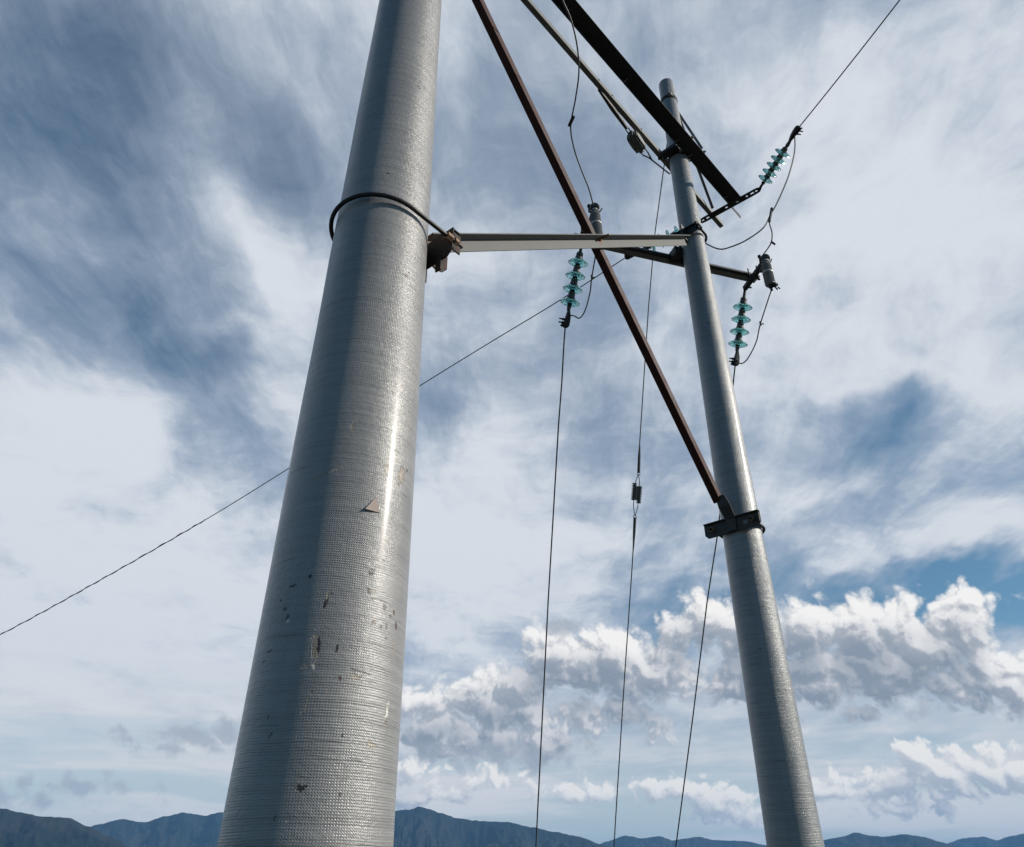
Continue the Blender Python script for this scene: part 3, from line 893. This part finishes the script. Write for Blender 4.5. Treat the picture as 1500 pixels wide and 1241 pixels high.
rb0, rf0 = at_z(1091, 423, zb), at_z(1118, 385, zb)
crosspiece(rb0, rf0, 'square bracket tube across the free right tip of the lower crossarm')
dB = (rf0 - rb0)
lb0 = at_z(851, 360, zb); lf0 = lb0 + dB * 1.0
crosspiece(lb0, lf0, 'square bracket tube hidden behind the crossing of the two braces')

# ------------------------------------------------------------------ glass insulator strings
def disc_meshes():
    glass = [(0.040, 0.004), (0.062, -0.002), (0.090, -0.009), (0.114, -0.020), (0.126, -0.032), (0.1275, -0.039), (0.123, -0.043), (0.113, -0.037),
             (0.108, -0.037), (0.105, -0.052), (0.099, -0.052), (0.095, -0.036), (0.084, -0.034), (0.081, -0.056), (0.074, -0.056), (0.070, -0.033),
             (0.060, -0.032), (0.056, -0.054), (0.049, -0.054), (0.044, -0.035), (0.036, -0.035)]
    cap = [(0.012, 0.078), (0.030, 0.078), (0.041, 0.066), (0.044, 0.050), (0.043, 0.030), (0.050, 0.020), (0.054, 0.006), (0.040, 0.0045), (0.001, 0.0045)]
    pin = [(0.001, -0.0355), (0.034, -0.0355), (0.032, -0.052), (0.020, -0.060), (0.018, -0.075), (0.024, -0.082), (0.001, -0.084)]
    return glass, cap, pin
PROTO = None
def make_disc(scale):
    g, c, p = disc_meshes()
    s = lambda pr: [(r * scale, z * scale) for r, z in pr]
    m = MB(); m.lathe(s(g), seg=40, closed=True); go = m.build('insulator_disc', GLASS, None)
    m = MB(); m.lathe(s(c), seg=24); co = m.build('cap', CAPM, go)
    m = MB(); m.lathe(s(p), seg=16); po = m.build('pin', RUBBER, go)
    return go, co, po

def insulator_string(top, end, n, first, pitch, label, group, flip=False, size=None):
    d = (end - top).normalized()
    q = (-d).to_track_quat('Z', 'Y')
    t = thing('insulator_string', top, label, 'insulator', group, q)
    Ln = (end - top).length
    global PROTO
    for i in range(n):
        if PROTO is None:
            PROTO = make_disc(1.0)
            parts = PROTO
        else:
            r = PROTO[0].copy(); COL.objects.link(r)
            parts = [r]
            for ch in PROTO[1:]:
                c = ch.copy(); COL.objects.link(c); c.parent = r; parts.append(c)
        parts[0].parent = t
        k = pitch / 0.150
        kr = size or min(k, 1.06)
        parts[0].location = (0, 0, -first - i * pitch)
        parts[0].scale = (kr, kr, k * (1.08 if not flip else -1.08))
    z0 = -first + 0.075
    m = MB()
    m.tube([(0, 0, 0.02), (0, 0, z0 - 0.01)], 0.020, 10); m.lathe([(0.012, 0), (0.030, -0.012), (0.030, -0.03), (0.012, -0.042)], (0, 0, min(-0.005, z0 + 0.035)), seg=14)
    m.build('ball_link', DARK, t)
    z1 = -first - (n - 1) * pitch - 0.075
    ln = Ln + z1
    m = MB()
    m.tube([(0, 0, z1 + 0.02), (0, 0, z1 - 0.02), (0, 0, z1 - ln * 0.25), (0.008, 0, z1 - ln * 0.30)], [0.018, 0.030, 0.024, 0.020], 10)
    m.build('socket', CAPM, t)
    m = MB()
    za, zb_ = z1 - ln * 0.28, -Ln - 0.02
    m.quad_ring([[Vector((sx_ * w, sy_ * h, z)) + Vector((ox, 0, 0)) for sx_, sy_ in ((-1, -1), (1, -1), (1, 1), (-1, 1))]
                 for z, w, h, ox in ((za, 0.014, 0.022, 0.006), (za * 0.65 + zb_ * 0.35, 0.030, 0.026, 0.012), (za * 0.35 + zb_ * 0.65, 0.036, 0.030, 0.010),
                                     (za * 0.12 + zb_ * 0.88, 0.038, 0.032, 0.004), (zb_, 0.026, 0.024, 0.0))], True, True, False)
    cl = m.build('tension_clamp', DARK, t, bevel=0.004)
    for f in (0.52, 0.72, 0.88):
        m = MB()
        z = za * (1 - f) + zb_ * f
        m.tube([(-0.10 if f < 0.8 else -0.065, 0.012, z - 0.012), (0.045, 0.012, z + 0.004)], 0.010, 8)
        m.lathe([(0.018, 0), (0.018, 0.018)], (-0.055, 0.012, z - 0.006), (1, 0, 0), 6)
        m.build('u_bolt', DARK, cl)
    return t

def slanted_end(top, px, py, dip):
    """end of a string that leaves `top` at `dip` below level and is seen at that pixel"""
    r = ray(px, py)
    k = r.z / r.y
    c, s = math.cos(dip), math.sin(dip)
    x = (top.z - k * top.y) / (s + k * c)
    y = top.y + c * x
    return Vector((r.x / r.y * y, y, top.z - s * x))
GI = 'glass insulator strings'
i1_top = lb0 + Vector((-0.0, 0.02, -0.03)); i1_end = slanted_end(i1_top, 828, 478, R(66))
i2_top = rb0 + Vector((-0.0, 0.02, -0.03)); i2_end = slanted_end(i2_top, 1077, 534, R(66))
len1, len2 = (i1_end - i1_top).length, (i2_end - i2_top).length
insulator_string(i1_top, i1_end, 4, len1 * 0.145, len1 * 0.170, 'four green glass discs hanging just left of the crossing braces', GI)
insulator_string(i2_top, i2_end, 4, len2 * 0.180, len2 * 0.168, 'four green glass discs hanging under the lower crossarm tip, right of the far pole', GI)
i3_top = S0 + sd * (L_ + 0.0); e3 = at_z(1170, 187, i3_top.z + 0.26)
len3 = (e3 - i3_top).length
insulator_string(i3_top, e3, 5, len3 * 0.20, len3 * 0.1075, 'five green glass discs slanting up from the upper crossarm tip', GI, True, 0.95)
i4_top = S0 - sd * 0.0
r4 = ray(917, 377)
d4 = Vector((-0.80, 0.60, 0.0))
e4 = i4_top + d4 * 1.55
for _ in range(30):                                      # slide along the wire's heading until it is seen at the clamp's pixel
    k = e4.y / r4.y
    e4.z = r4.z * k
    e4.x = r4.x * k
    v4 = e4 - i4_top
    e4.y = i4_top.y + 0.62 * v4.x * -0.80
len4 = (e4 - i4_top).length
insulator_string(i4_top, e4, 5, len4 * 0.22, 0.145, 'string of glass discs mostly hidden behind the far pole and the pale brace', GI, True)

# ------------------------------------------------------------------ surge arresters
def arrester(top, bot, label, ball_dir):
    d = (bot - top).normalized()
    t = thing('surge_arrester', top, label, 'surge arrester', 'surge arresters on the lower crossarm')
    L = (bot - top).length
    m = MB()
    prof = [(0.001, 0.0), (0.040, 0.0), (0.056, 0.03)]
    ribs = 13
    for i in range(ribs):
        z = 0.05 + (L * 0.42 - 0.06) * i / ribs
        prof += [(0.062, z), (0.066, z + 0.008), (0.061, z + 0.014)]
    prof += [(0.060, L * 0.43), (0.001, L * 0.43)]
    m.lathe(prof, top, d, 28); m.build('upper_housing', POLY, t)
    m = MB(); m.lathe([(0.001, L * 0.425), (0.068, L * 0.425), (0.070, L * 0.44), (0.068, L * 0.47), (0.001, L * 0.475)], top, d, 28); m.build('band', PALE, t)
    m = MB()
    prof = [(0.001, L * 0.47), (0.062, L * 0.47)]
    for i in range(ribs):
        z = L * 0.48 + L * 0.44 * i / ribs
        prof += [(0.064, z), (0.068, z + 0.008), (0.063, z + 0.014)]
    prof += [(0.062, L * 0.95), (0.045, L * 0.985), (0.001, L * 0.99)]
    m.lathe(prof, top, d, 28); m.build('lower_housing', POLY, t)
    m = MB()
    b = top - d * 0.055
    m.lathe([(0.001, -0.055), (0.038, -0.052), (0.056, -0.034), (0.064, -0.008), (0.063, 0.014), (0.052, 0.032), (0.001, 0.038)], b + ball_dir * 0.03 - d * 0.012, ball_dir + d * -0.1, 24)
    kb = m.build('end_cap', RUBBER, t)
    m = MB(); m.lathe([(0.046, 0.03), (0.055, 0.034), (0.055, 0.05), (0.040, 0.056)], top - d * 0.055, d, 24, True); m.build('ring', PALE, kb)
    x = d.cross(ball_dir).normalized()
    if x.x < 0: x = -x
    m = MB(); m.tube([top + x * 0.03, top + x * 0.07 - d * 0.012, top + x * 0.10 - d * 0.07], 0.009, 8)
    m.tube([top - x * 0.02 + d * 0.03, top - x * 0.07 - d * 0.01, top - x * 0.062 - d * 0.10], 0.012, 8)
    m.lathe([(0.001, -0.02), (0.022, -0.015), (0.024, 0.015), (0.001, 0.02)], top - x * 0.062 - d * 0.11, d, 12)
    m.build('terminal', DARK, t)
    m = MB()
    m.lathe([(0.028, 0.0), (0.028, 0.04), (0.016, 0.05), (0.018, 0.085), (0.001, 0.09)], bot - d * 0.01, d, 14)
    m.lathe([(0.036, 0), (0.036, 0.03), (0.020, 0.04), (0.02, 0.06), (0.001, 0.06)], bot - d * 0.02 + x * 0.035 + ball_dir * 0.02, ball_dir + x * 0.6 + d * 0.3, 8)
    m.tube([bot + x * 0.06 + d * 0.02, bot + x * 0.08 + d * 0.06], 0.010, 6); m.tube([bot + x * 0.09 + d * 0.02, bot + x * 0.12 + d * 0.04], 0.010, 6)
    m.build('foot_fitting', DARK, t)
    m = MB()
    m.box(top + d * L * 0.08 - dB.normalized() * 0.07, dB, x, Z, 0.14, 0.05, 0.05); m.build('arm_joint', DULL, t, bevel=0.003)
    return t
bd_ = Vector((0.05, -0.85, -0.5)).normalized()
a_ref = rf0 + dB.normalized() * 0.10
def near_depth(px, py, ref):
    d = ray(px, py)
    return d * (ref.y / d.y)
ar_t, ar_b = near_depth(1121, 385, a_ref), near_depth(1129, 419, a_ref)
arrester(ar_t, ar_b, 'grey cylindrical surge arrester in full view on the right crossarm tip', bd_)
al_ref = lf0 + dB.normalized() * 0.10
al_t, al_b = near_depth(871, 311, al_ref), near_depth(876, 352, al_ref)
arrester(al_t, al_b, 'grey cylindrical surge arrester rising behind the crossing of the braces, foot hidden', bd_)

# ------------------------------------------------------------------ strain insulators of the stay wires
def strain_insulator(c, axis, length, width, label, depth, mat, skew=0.0):
    """two finned blocks side by side, a wire loop through each end"""
    ax = axis.normalized()
    x = (ray(750, 620).cross(ax)).normalized()
    y = ax.cross(x)
    t = thing('strain_insulator', c, label, 'insulator', 'finned strain insulators on the stays')
    for s in (-1, 1):
        m = MB()
        cc = c + x * s * width * 0.27 + ax * s * skew
        m.box(cc, x, y, ax, width * 0.24, depth * 0.55, length)
        k = 11
        for i in range(k):
            z = -length / 2 + length * (i + 0.5) / k
            m.box(cc + ax * z, x, y, ax, width * 0.43, depth, length / k * 0.55)
        m.build('finned_block', mat, t)
    m = MB(); m.box(c, x, y, ax, width * 0.3, depth * 0.3, length * 0.8); m.build('core', PALE, t)
    return t, x, y

def grip_loop(m, p_tip, p_in, x, w, r=0.006):
    d = (p_in - p_tip)
    m.tube([p_tip, p_tip + d * 0.3 + x * w * 0.55, p_tip + d * 0.6 + x * w, p_in + x * w], r, 8)
    m.tube([p_tip, p_tip + d * 0.3 - x * w * 0.55, p_tip + d * 0.6 - x * w, p_in - x * w], r, 8)
    m.loop_tube([p_tip + (d.normalized() * math.cos(a) + x * math.sin(a)) * 0.022 - d.normalized() * 0.01 for a in [2 * math.pi * i / 10 for i in range(10)]], r * 0.9, 6)

def wire(name, pts, r, label, cat, group=None, mat=None, smooth=False, k=8):
    P_ = curve_pts(pts, k) if smooth else [Vector(p) for p in pts]
    m = MB(); m.tube(P_, r, 8)
    o = m.build(name, mat or WIRE, None, base=P_[0])
    return tag(o, label, cat, group)

# stay wire with the insulator half way: far pole top to the ground behind
g_top = PR + Z * 9.62 + (-A * 0.9 - AN * 0.1).normalized() * (rad_far(9.62) + 0.01)
def guy_at(px, py, f):
    """points on the stay: distance grows evenly from pole to ground"""
    return at_y(px, py, g_top.y + f)
gi_c = guy_at(932.5, 722.5, 3.0)
gu = guy_at(935.5, 693, 2.83); gd = guy_at(930, 758, 3.16)
guy = thing('stay_wire', g_top, 'long stay wire with a finned insulator half way, middle of the three hanging wires', 'wire')
up_pts = [g_top, guy_at(959.5, 341, 1.0), guy_at(950, 450, 1.6), guy_at(937, 650, 2.62), gu]
dn_pts = [gd, guy_at(926, 830, 3.5), guy_at(915, 990, 4.25), guy_at(903, 1180, 5.2), guy_at(899.5, 1238, 5.5)]
dn_pts.append(dn_pts[-1] + (dn_pts[-1] - dn_pts[-2]).normalized() * 3.2)
m_ = MB(); m_.tube(up_pts, 0.0085, 8); m_.build('upper_wire', WIRE, guy)
m_ = MB(); m_.tube(dn_pts, 0.0085, 8); m_.build('lower_wire', WIRE, guy)
ga = (gu - gd).normalized()
m_ = MB(); m_.tube([guy_at(937, 652, 2.63), guy_at(936.4, 668, 2.70), gu], [0.010, 0.021, 0.023], 8); m_.build('preformed_grip', WIRE, guy)
m_ = MB(); m_.tube([gd, guy_at(929, 780, 3.27), guy_at(927.6, 806, 3.40)], [0.023, 0.021, 0.010], 8); m_.build('preformed_grip', WIRE, guy)
m_ = MB(); m_.loop_tube([g_top + (Z * math.cos(a) + A * math.sin(a)) * 0.03 for a in [2 * math.pi * i / 12 for i in range(12)]], 0.008, 6); m_.build('eye', DARK, guy)
_, gx, gy = strain_insulator(gi_c, ga, 0.265, 0.155, 'small finned insulator block half way down the middle hanging wire', 0.07, POLY, -0.02)
for e_, s_, w_ in ((gu, 1, 0.030), (gd, -1, 0.034)):
    m_ = MB(); grip_loop(m_, e_ - ga * 0.02 * s_, gi_c + ga * 0.10 * s_, gx, w_); m_.build('loop', WIRE, guy)

# stay along the rear bar with a bigger finned insulator
zi = ZR - 0.10
j_a, j_b, j_c = at_z(877, 131, ZR - 0.01), at_z(918, 188, ZR - 0.10), at_z(944, 226, ZR - 0.16)
j_i = at_z(932, 208, ZR - 0.14)
j_p = at_y(981, 255, PR.y - rad_far(8.7) - 0.01)
cs = thing('stay_strap', j_a, 'dark doubled stay strap slung under the narrow pale crossarm bar', 'stay')
m_ = MB()
xs = Vector((A.y, -A.x, 0))
m_.tube([j_a, j_a.lerp(j_b, 0.5), j_b], [0.020, 0.036, 0.028], 8)
m_.tube([j_b + xs * 0.02, j_i + xs * 0.03], 0.009, 6); m_.tube([j_b - xs * 0.02, j_i - xs * 0.03], 0.009, 6)
m_.build('strap_grip', DARK, cs)
m_ = MB()
m_.tube([j_i - xs * 0.03, j_c - xs * 0.025, j_c.lerp(j_p, 0.18), j_p], 0.011, 8)
m_.tube([j_i + xs * 0.05, j_c + xs * 0.055, j_c.lerp(j_p, 0.30)], 0.011, 8)
m_.build('tail_wire', WIRE, cs)
ja = (j_c - j_b).normalized()
jx = xs - ja * xs.dot(ja); jx.normalize(); jy = ja.cross(jx)
tb = thing('strain_insulator', j_i, 'larger grey ribbed insulator hung beneath the narrow crossarm bar', 'insulator', 'finned strain insulators on the stays')
for k in range(-3, 4):                                   # a row of ribbed plates, the middle ones longest
    m_ = MB()
    ln_ = 0.40 - 0.016 * k * k
    oval = [(math.cos(a) * (0.095 - 0.004 * k * k), math.sin(a) * ln_ / 2) for a in [2 * math.pi * q / 14 for q in range(14)]]
    oval = [(x_ * 0.95, max(-ln_ * 0.44, min(ln_ * 0.44, y_ * 1.15))) for x_, y_ in oval]
    c_ = j_i + jx * k * 0.025
    m_.prism(oval, c_ - jx * 0.008, c_ + jx * 0.008, jy, ja)
    m_.build('ribbed_plate', POLY, tb, bevel=0.003)
m_ = MB(); m_.box(j_i, jx, jy, ja, 0.15, 0.10, 0.27); m_.build('core', DULL, tb)

# ------------------------------------------------------------------ the conductors and jumpers
w1_end = at_y(785.5, 1238, i1_end.y + 4.3)
w3_end = at_y(990, 1238, i2_end.y + 4.5)
def run(p0, px_pts, y1, last):
    out = [p0]
    for (px, py) in px_pts:
        f = (py - px_pts[0][1]) / max(1, (last[1] - px_pts[0][1]))
        out.append(at_y(px, py, p0.y + (y1 - p0.y) * (0.04 + 0.96 * f)))
    out.append(out[-1] + (out[-1] - out[-2]).normalized() * 3.4)
    return out
GW = 'wires hanging to the ground beyond'
wire('hanging_wire', run(i1_end, [(826, 505), (823, 560), (818, 625), (811, 745), (803, 880), (796, 1020), (788, 1180), (785, 1240)], i1_end.y + 4.6, (785, 1240)), 0.010,
     'dark wire dropping from the left glass discs, leftmost of the three hanging wires', 'wire', GW)
wire('hanging_wire', run(i2_end, [(1075, 552), (1063, 680), (1050.5, 787), (1036, 880), (1015, 1050), (998, 1180), (990, 1240)], i2_end.y + 4.8, (990, 1240)), 0.010,
     'dark wire passing behind the far pole, rightmost of the three hanging wires', 'wire', GW)

# span leaving over the camera's right shoulder
c3 = e3.copy()
c9 = at_z(1310, -1, c3.z + 0.42)
cd = (c9 - c3)
pts3 = [c3 + cd * f - Z * 0.10 * f * (3.2 - f) * 0.5 for f in [0.1 * i for i in range(33)]]
wire('conductor', pts3, 0.0085, 'taut conductor leaving the slanting glass discs for the upper right sky', 'wire', 'spans leaving the frame')

# span to the left, behind the near pole
pts4 = [e4]
for px, py in ((820, 440), (720, 500.5), (617, 564), (417, 690), (300, 762), (150, 848), (0, 930), (-160, 1008)):
    f = (917 - px) / 917.0
    pts4.append(at_y(px, py, e4.y + 8.5 * f ** 1.15))
pts4.append(pts4[-1] + (pts4[-1] - pts4[-2]) * 2.0)
sp4 = wire('conductor', pts4, 0.0085, 'long sagging conductor running left behind the near pole', 'wire', 'spans leaving the frame', None, True, 8)
sp_pts = curve_pts(pts4[5:9], 90)
m_ = MB()
up0 = Vector((0, 0, 1))
hel = []
for i, p in enumerate(sp_pts):
    t = (sp_pts[min(i + 1, len(sp_pts) - 1)] - sp_pts[max(i - 1, 0)]).normalized()
    a_ = (up0 - t * up0.dot(t)).normalized(); b_ = t.cross(a_)
    hel.append(p + (a_ * math.cos(i * 0.42) + b_ * math.sin(i * 0.42)) * 0.011)
m_.tube(hel, 0.0085, 6)
m_.build('spiral_damper', WIRE, sp4)

# jumper from the slanting string, forking to the arrester and round behind the pole
jt = e3 + (i3_top - e3).normalized() * 0.10
def jd(px, py, f, a, b):
    y = a.y + (b.y - a.y) * f
    return at_y(px, py, y)
fork = jd(1129, 314, 0.8, jt, ar_t)
wire('jumper_wire', [jt, jd(1164, 222, 0.25, jt, ar_t), jd(1155, 258, 0.45, jt, ar_t), jd(1139, 296, 0.7, jt, ar_t), fork, jd(1118, 334, 0.82, jt, ar_t), jd(1093, 352, 0.9, jt, ar_t),
                     jd(1070, 362, 1.1, jt, ar_t), jd(1054, 365, 1.4, jt, ar_t), jd(1036, 358, 1.8, jt, ar_t), jd(1015, 345, 2.2, jt, ar_t)], 0.010,
     'slack jumper loop from the slanting glass discs down and round behind the far pole', 'wire', 'slack jumper wires', None, True)
arx = near_depth(1118, 373, a_ref)
jw = wire('jumper_wire', [fork, jd(1127, 326, 0.85, jt, ar_t), jd(1131, 342, 0.9, jt, ar_t), jd(1129, 357, 0.95, jt, ar_t), arx], 0.009,
     'short crimped drop wire joining the slack jumper to the right arrester', 'wire', 'slack jumper wires', None, True)
m_ = MB(); m_.tube([jd(1130.5, 305, 0.79, jt, ar_t), jd(1127, 325, 0.83, jt, ar_t)], 0.018, 8); m_.build('crimp', DARK, jw)
m_ = MB()
q_ = jd(1129.5, 354, 0.95, jt, ar_t)
m_.tube([q_, q_ + Vector((0.045, 0, -0.055))], 0.015, 8)
m_.build('crimp', DARK, jw)
def tail(bot, pix, end, lab):
    pts = [bot] + [at_y(px, py, bot.y + (end.y - bot.y) * f) for px, py, f in pix] + [end]
    o = wire('jumper_wire', pts, 0.0085, lab, 'wire', 'slack jumper wires', None, True)
    c = at_y(*pix[0][:2], bot.y + (end.y - bot.y) * pix[0][2])
    m = MB(); m.tube([c + Z * 0.03, c - Z * 0.03], 0.014, 8); m.tube([c, c + Vector((0.045, 0, -0.01))], 0.008, 6); m.build('crimp', DARK, o)
    return o
k2 = i2_end + (i2_top - i2_end).normalized() * 0.10
tail(ar_b + Vector((0, 0, -0.06)), [(1114, 474, 0.3), (1108, 500, 0.5), (1098, 521, 0.72), (1090, 531, 0.88), (1083, 532, 0.97)], k2, 'thin wire curving from the right arrester foot to the clamp below the right glass discs')
k1 = i1_end + (i1_top - i1_end).normalized() * 0.16
tail(near_depth(875.5, 356, al_ref), [(867, 406, 0.4), (864, 430, 0.6), (857, 455, 0.8), (849, 466, 0.9), (841, 463, 0.97)], k1, 'thin wire curving from behind the pale brace to the clamp below the left glass discs')

def updepth(px, py):
    f = (305 - py) / 305.0
    return at_y(px, py, al_t.y - 0.15 - 2.2 * f)
jl = wire('jumper_wire', [updepth(869, 300), updepth(862, 275), updepth(852, 250), updepth(841, 218), updepth(836, 185), updepth(843, 145), updepth(848, 105), updepth(845, 65), updepth(836, 28), updepth(824, 0), updepth(808, -40)], 0.0085,
     'slack wavy jumper from the arrester behind the braces up out of the picture', 'wire', 'slack jumper wires', None, True)
m_ = MB(); m_.tube([updepth(840.5, 170), updepth(833.5, 185)], 0.020, 8); m_.build('crimp', DULL, jl)
# ------------------------------------------------------------------ ground, mountains, air
def ground_material(name, a_, b_, c_, s):
    m, n, b = material(name)
    p = n.n('ShaderNodeTexCoord').outputs['Object']
    k1 = n.noise(p, s, 6.0, 0.6); k2 = n.noise(p, s * 0.13, 4.0, 0.55)
    col = n.mix(n.map(k1, 0.35, 0.65), a_, b_)
    col = n.mix(n.map(k2, 0.42, 0.62), col, c_)
    n.put(b.inputs['Base Color'], col)
    b.inputs['Roughness'].default_value = 0.95
    b.inputs['Specular IOR Level'].default_value = 0.1
    return m
GRASS = ground_material('dry_grass_soil', (0.045, 0.047, 0.036), (0.075, 0.070, 0.056), (0.062, 0.058, 0.050), 0.9)
bm = bmesh.new()
rings = [0, 2, 4, 7, 11, 16, 24, 40, 80, 160, 400, 1000, 3000, 8000, 20000, 38000]
prev = None
nseg = 64
for r in rings:
    if r == 0:
        row = [bm.verts.new((0, 0, GROUND))]
    else:
        row = []
        for i in range(nseg):
            a = 2 * math.pi * i / nseg
            x, y = r * math.sin(a), r * math.cos(a)
            z = GROUND - 0.06 * max(0, min(r, 400) - 18) + (0.12 * noise.noise(Vector((x, y, 0)) * 0.15) if r < 100 else 0)
            row.append(bm.verts.new((x, y, z)))
    if prev is not None:
        for i in range(nseg):
            if len(prev) == 1:
                f = bm.faces.new((prev[0], row[(i + 1) % nseg], row[i]))
            else:
                f = bm.faces.new((prev[i], prev[(i + 1) % nseg], row[(i + 1) % nseg], row[i]))
            f.smooth = True
    prev = row
bmesh.ops.recalc_face_normals(bm, faces=bm.faces)
me = bpy.data.meshes.new('ground'); bm.to_mesh(me); bm.free(); me.materials.append(GRASS)
gr = structure(bpy.data.objects.new('ground', me)); COL.objects.link(gr)
LOWEST = GROUND - 0.06 * 382

FOREST = ground_material('mountain_forest', (0.005, 0.010, 0.008), (0.013, 0.019, 0.014), (0.022, 0.024, 0.021), 0.010)
def mountain(name, line, dist, depth, seed, relief):
    """a range with spurs; its crest is the skyline through those pixels"""
    crest = []
    for px, py in line:
        d = ray(px, py); h = math.hypot(d.x, d.y)
        crest.append((math.atan2(d.x, d.y), d.z / h))
    na, nj = 460, 64
    a0, a1 = crest[0][0], crest[-1][0]
    bm = bmesh.new()
    rows = []
    for i in range(na + 1):
        a = a0 + (a1 - a0) * i / na
        k = 0
        while k < len(crest) - 2 and crest[k + 1][0] < a:
            k += 1
        t = max(0.0, min(1.0, (a - crest[k][0]) / (crest[k + 1][0] - crest[k][0])))
        t = t * t * (3 - 2 * t) * 0.6 + t * 0.4
        el = crest[k][1] * (1 - t) + crest[k + 1][1] * t
        top = el * dist
        top *= 1.0 + 0.012 * noise.fractal(Vector((a * 160, seed, 0)), 0.9, 2.1, 5)
        row = []
        for j in range(-nj, nj + 1):
            s = j / nj
            rr = dist + depth * s
            x, y = rr * math.sin(a), rr * math.cos(a)
            fall = (1 - abs(s)) ** 1.15
            q = Vector((a * dist / 900.0, rr / 2600.0, seed))
            spur = 1.0 - abs(noise.fractal(q, 0.8, 2.1, 6)) * 1.7
            carve = relief * (abs(s) ** 0.6) * (1 - spur) * (1 - abs(s)) * 2.2
            z = LOWEST - 30 + (top - LOWEST + 30) * fall * (1.0 - max(-0.15, carve))
            row.append(bm.verts.new((x, y, z)))
        rows.append(row)
    for r0, r1 in zip(rows[:-1], rows[1:]):
        for j in range(2 * nj):
            f = bm.faces.new((r0[j], r1[j], r1[j + 1], r0[j + 1])); f.smooth = True
    bmesh.ops.recalc_face_normals(bm, faces=bm.faces)
    me = bpy.data.meshes.new(name); bm.to_mesh(me); bm.free(); me.materials.append(FOREST)
    o = structure(bpy.data.objects.new(name, me)); COL.objects.link(o)
    return o
mountain('mountain_ridge', [(-260, 1215), (-120, 1190), (-40, 1180), (0, 1184), (32, 1190), (62, 1196), (100, 1198), (130, 1211), (160, 1226), (200, 1246), (260, 1275)], 7200, 3000, 1.3, 0.5)
mountain('mountain_ridge', [(40, 1262), (100, 1228), (138, 1209), (180, 1200), (210, 1205), (245, 1195), (270, 1190.5), (300, 1195), (325, 1190), (380, 1200), (440, 1215), (500, 1224), (560, 1240), (620, 1262)], 12500, 3400, 4.1, 0.5)
mountain('mountain_ridge', [(430, 1250), (500, 1222), (550, 1196), (578, 1188), (598, 1186), (614, 1181.5), (628, 1185), (645, 1191), (672, 1199), (702, 1202.5), (740, 1204), (780, 1212), (815, 1219), (850, 1226), (880, 1237), (905, 1243), (950, 1270)], 10500, 3300, 7.7, 0.5)
mountain('mountain_ridge', [(800, 1268), (860, 1246), (888, 1233), (916, 1224), (940, 1228), (966, 1225), (985, 1231), (1022, 1226), (1050, 1231), (1090, 1232), (1122, 1238), (1170, 1250), (1230, 1268)], 15500, 3500, 11.9, 0.4)
mountain('mountain_ridge', [(1060, 1266), (1130, 1246), (1180, 1236), (1210, 1230), (1232, 1226), (1254, 1219.5), (1275, 1224), (1292, 1226), (1325, 1222), (1352, 1226), (1380, 1234), (1405, 1240), (1450, 1262)], 14000, 3500, 15.2, 0.45)
mountain('mountain_ridge', [(1300, 1262), (1350, 1244), (1385, 1236), (1412, 1228), (1440, 1225.5), (1460, 1231), (1480, 1225), (1510, 1219), (1560, 1222), (1640, 1246), (1700, 1262)], 19500, 3500, 21.0, 0.35)

m = bpy.data.materials.new('air'); m.use_nodes = True
m.node_tree.nodes.clear()
vo = m.node_tree.nodes.new('ShaderNodeVolumePrincipled')
vo.inputs['Color'].default_value = (0.24, 0.55, 1.0, 1)
vo.inputs['Density'].default_value = 3.4e-5
mo = m.node_tree.nodes.new('ShaderNodeOutputMaterial')
m.node_tree.links.new(vo.outputs[0], mo.inputs['Volume'])
bm = bmesh.new()
bmesh.ops.create_cube(bm, size=1.0)
zlo, zhi = LOWEST - 32, 1150.0
for v in bm.verts:
    v.co = Vector((v.co.x * 80000, v.co.y * 80000, zlo + (v.co.z + 0.5) * (zhi - zlo)))
me = bpy.data.meshes.new('haze'); bm.to_mesh(me); bm.free(); me.materials.append(m)
hz = bpy.data.objects.new('haze', me); COL.objects.link(hz); hz['kind'] = 'stuff'

for o in bpy.data.objects:
    if '_b' in o:
        del o['_b']
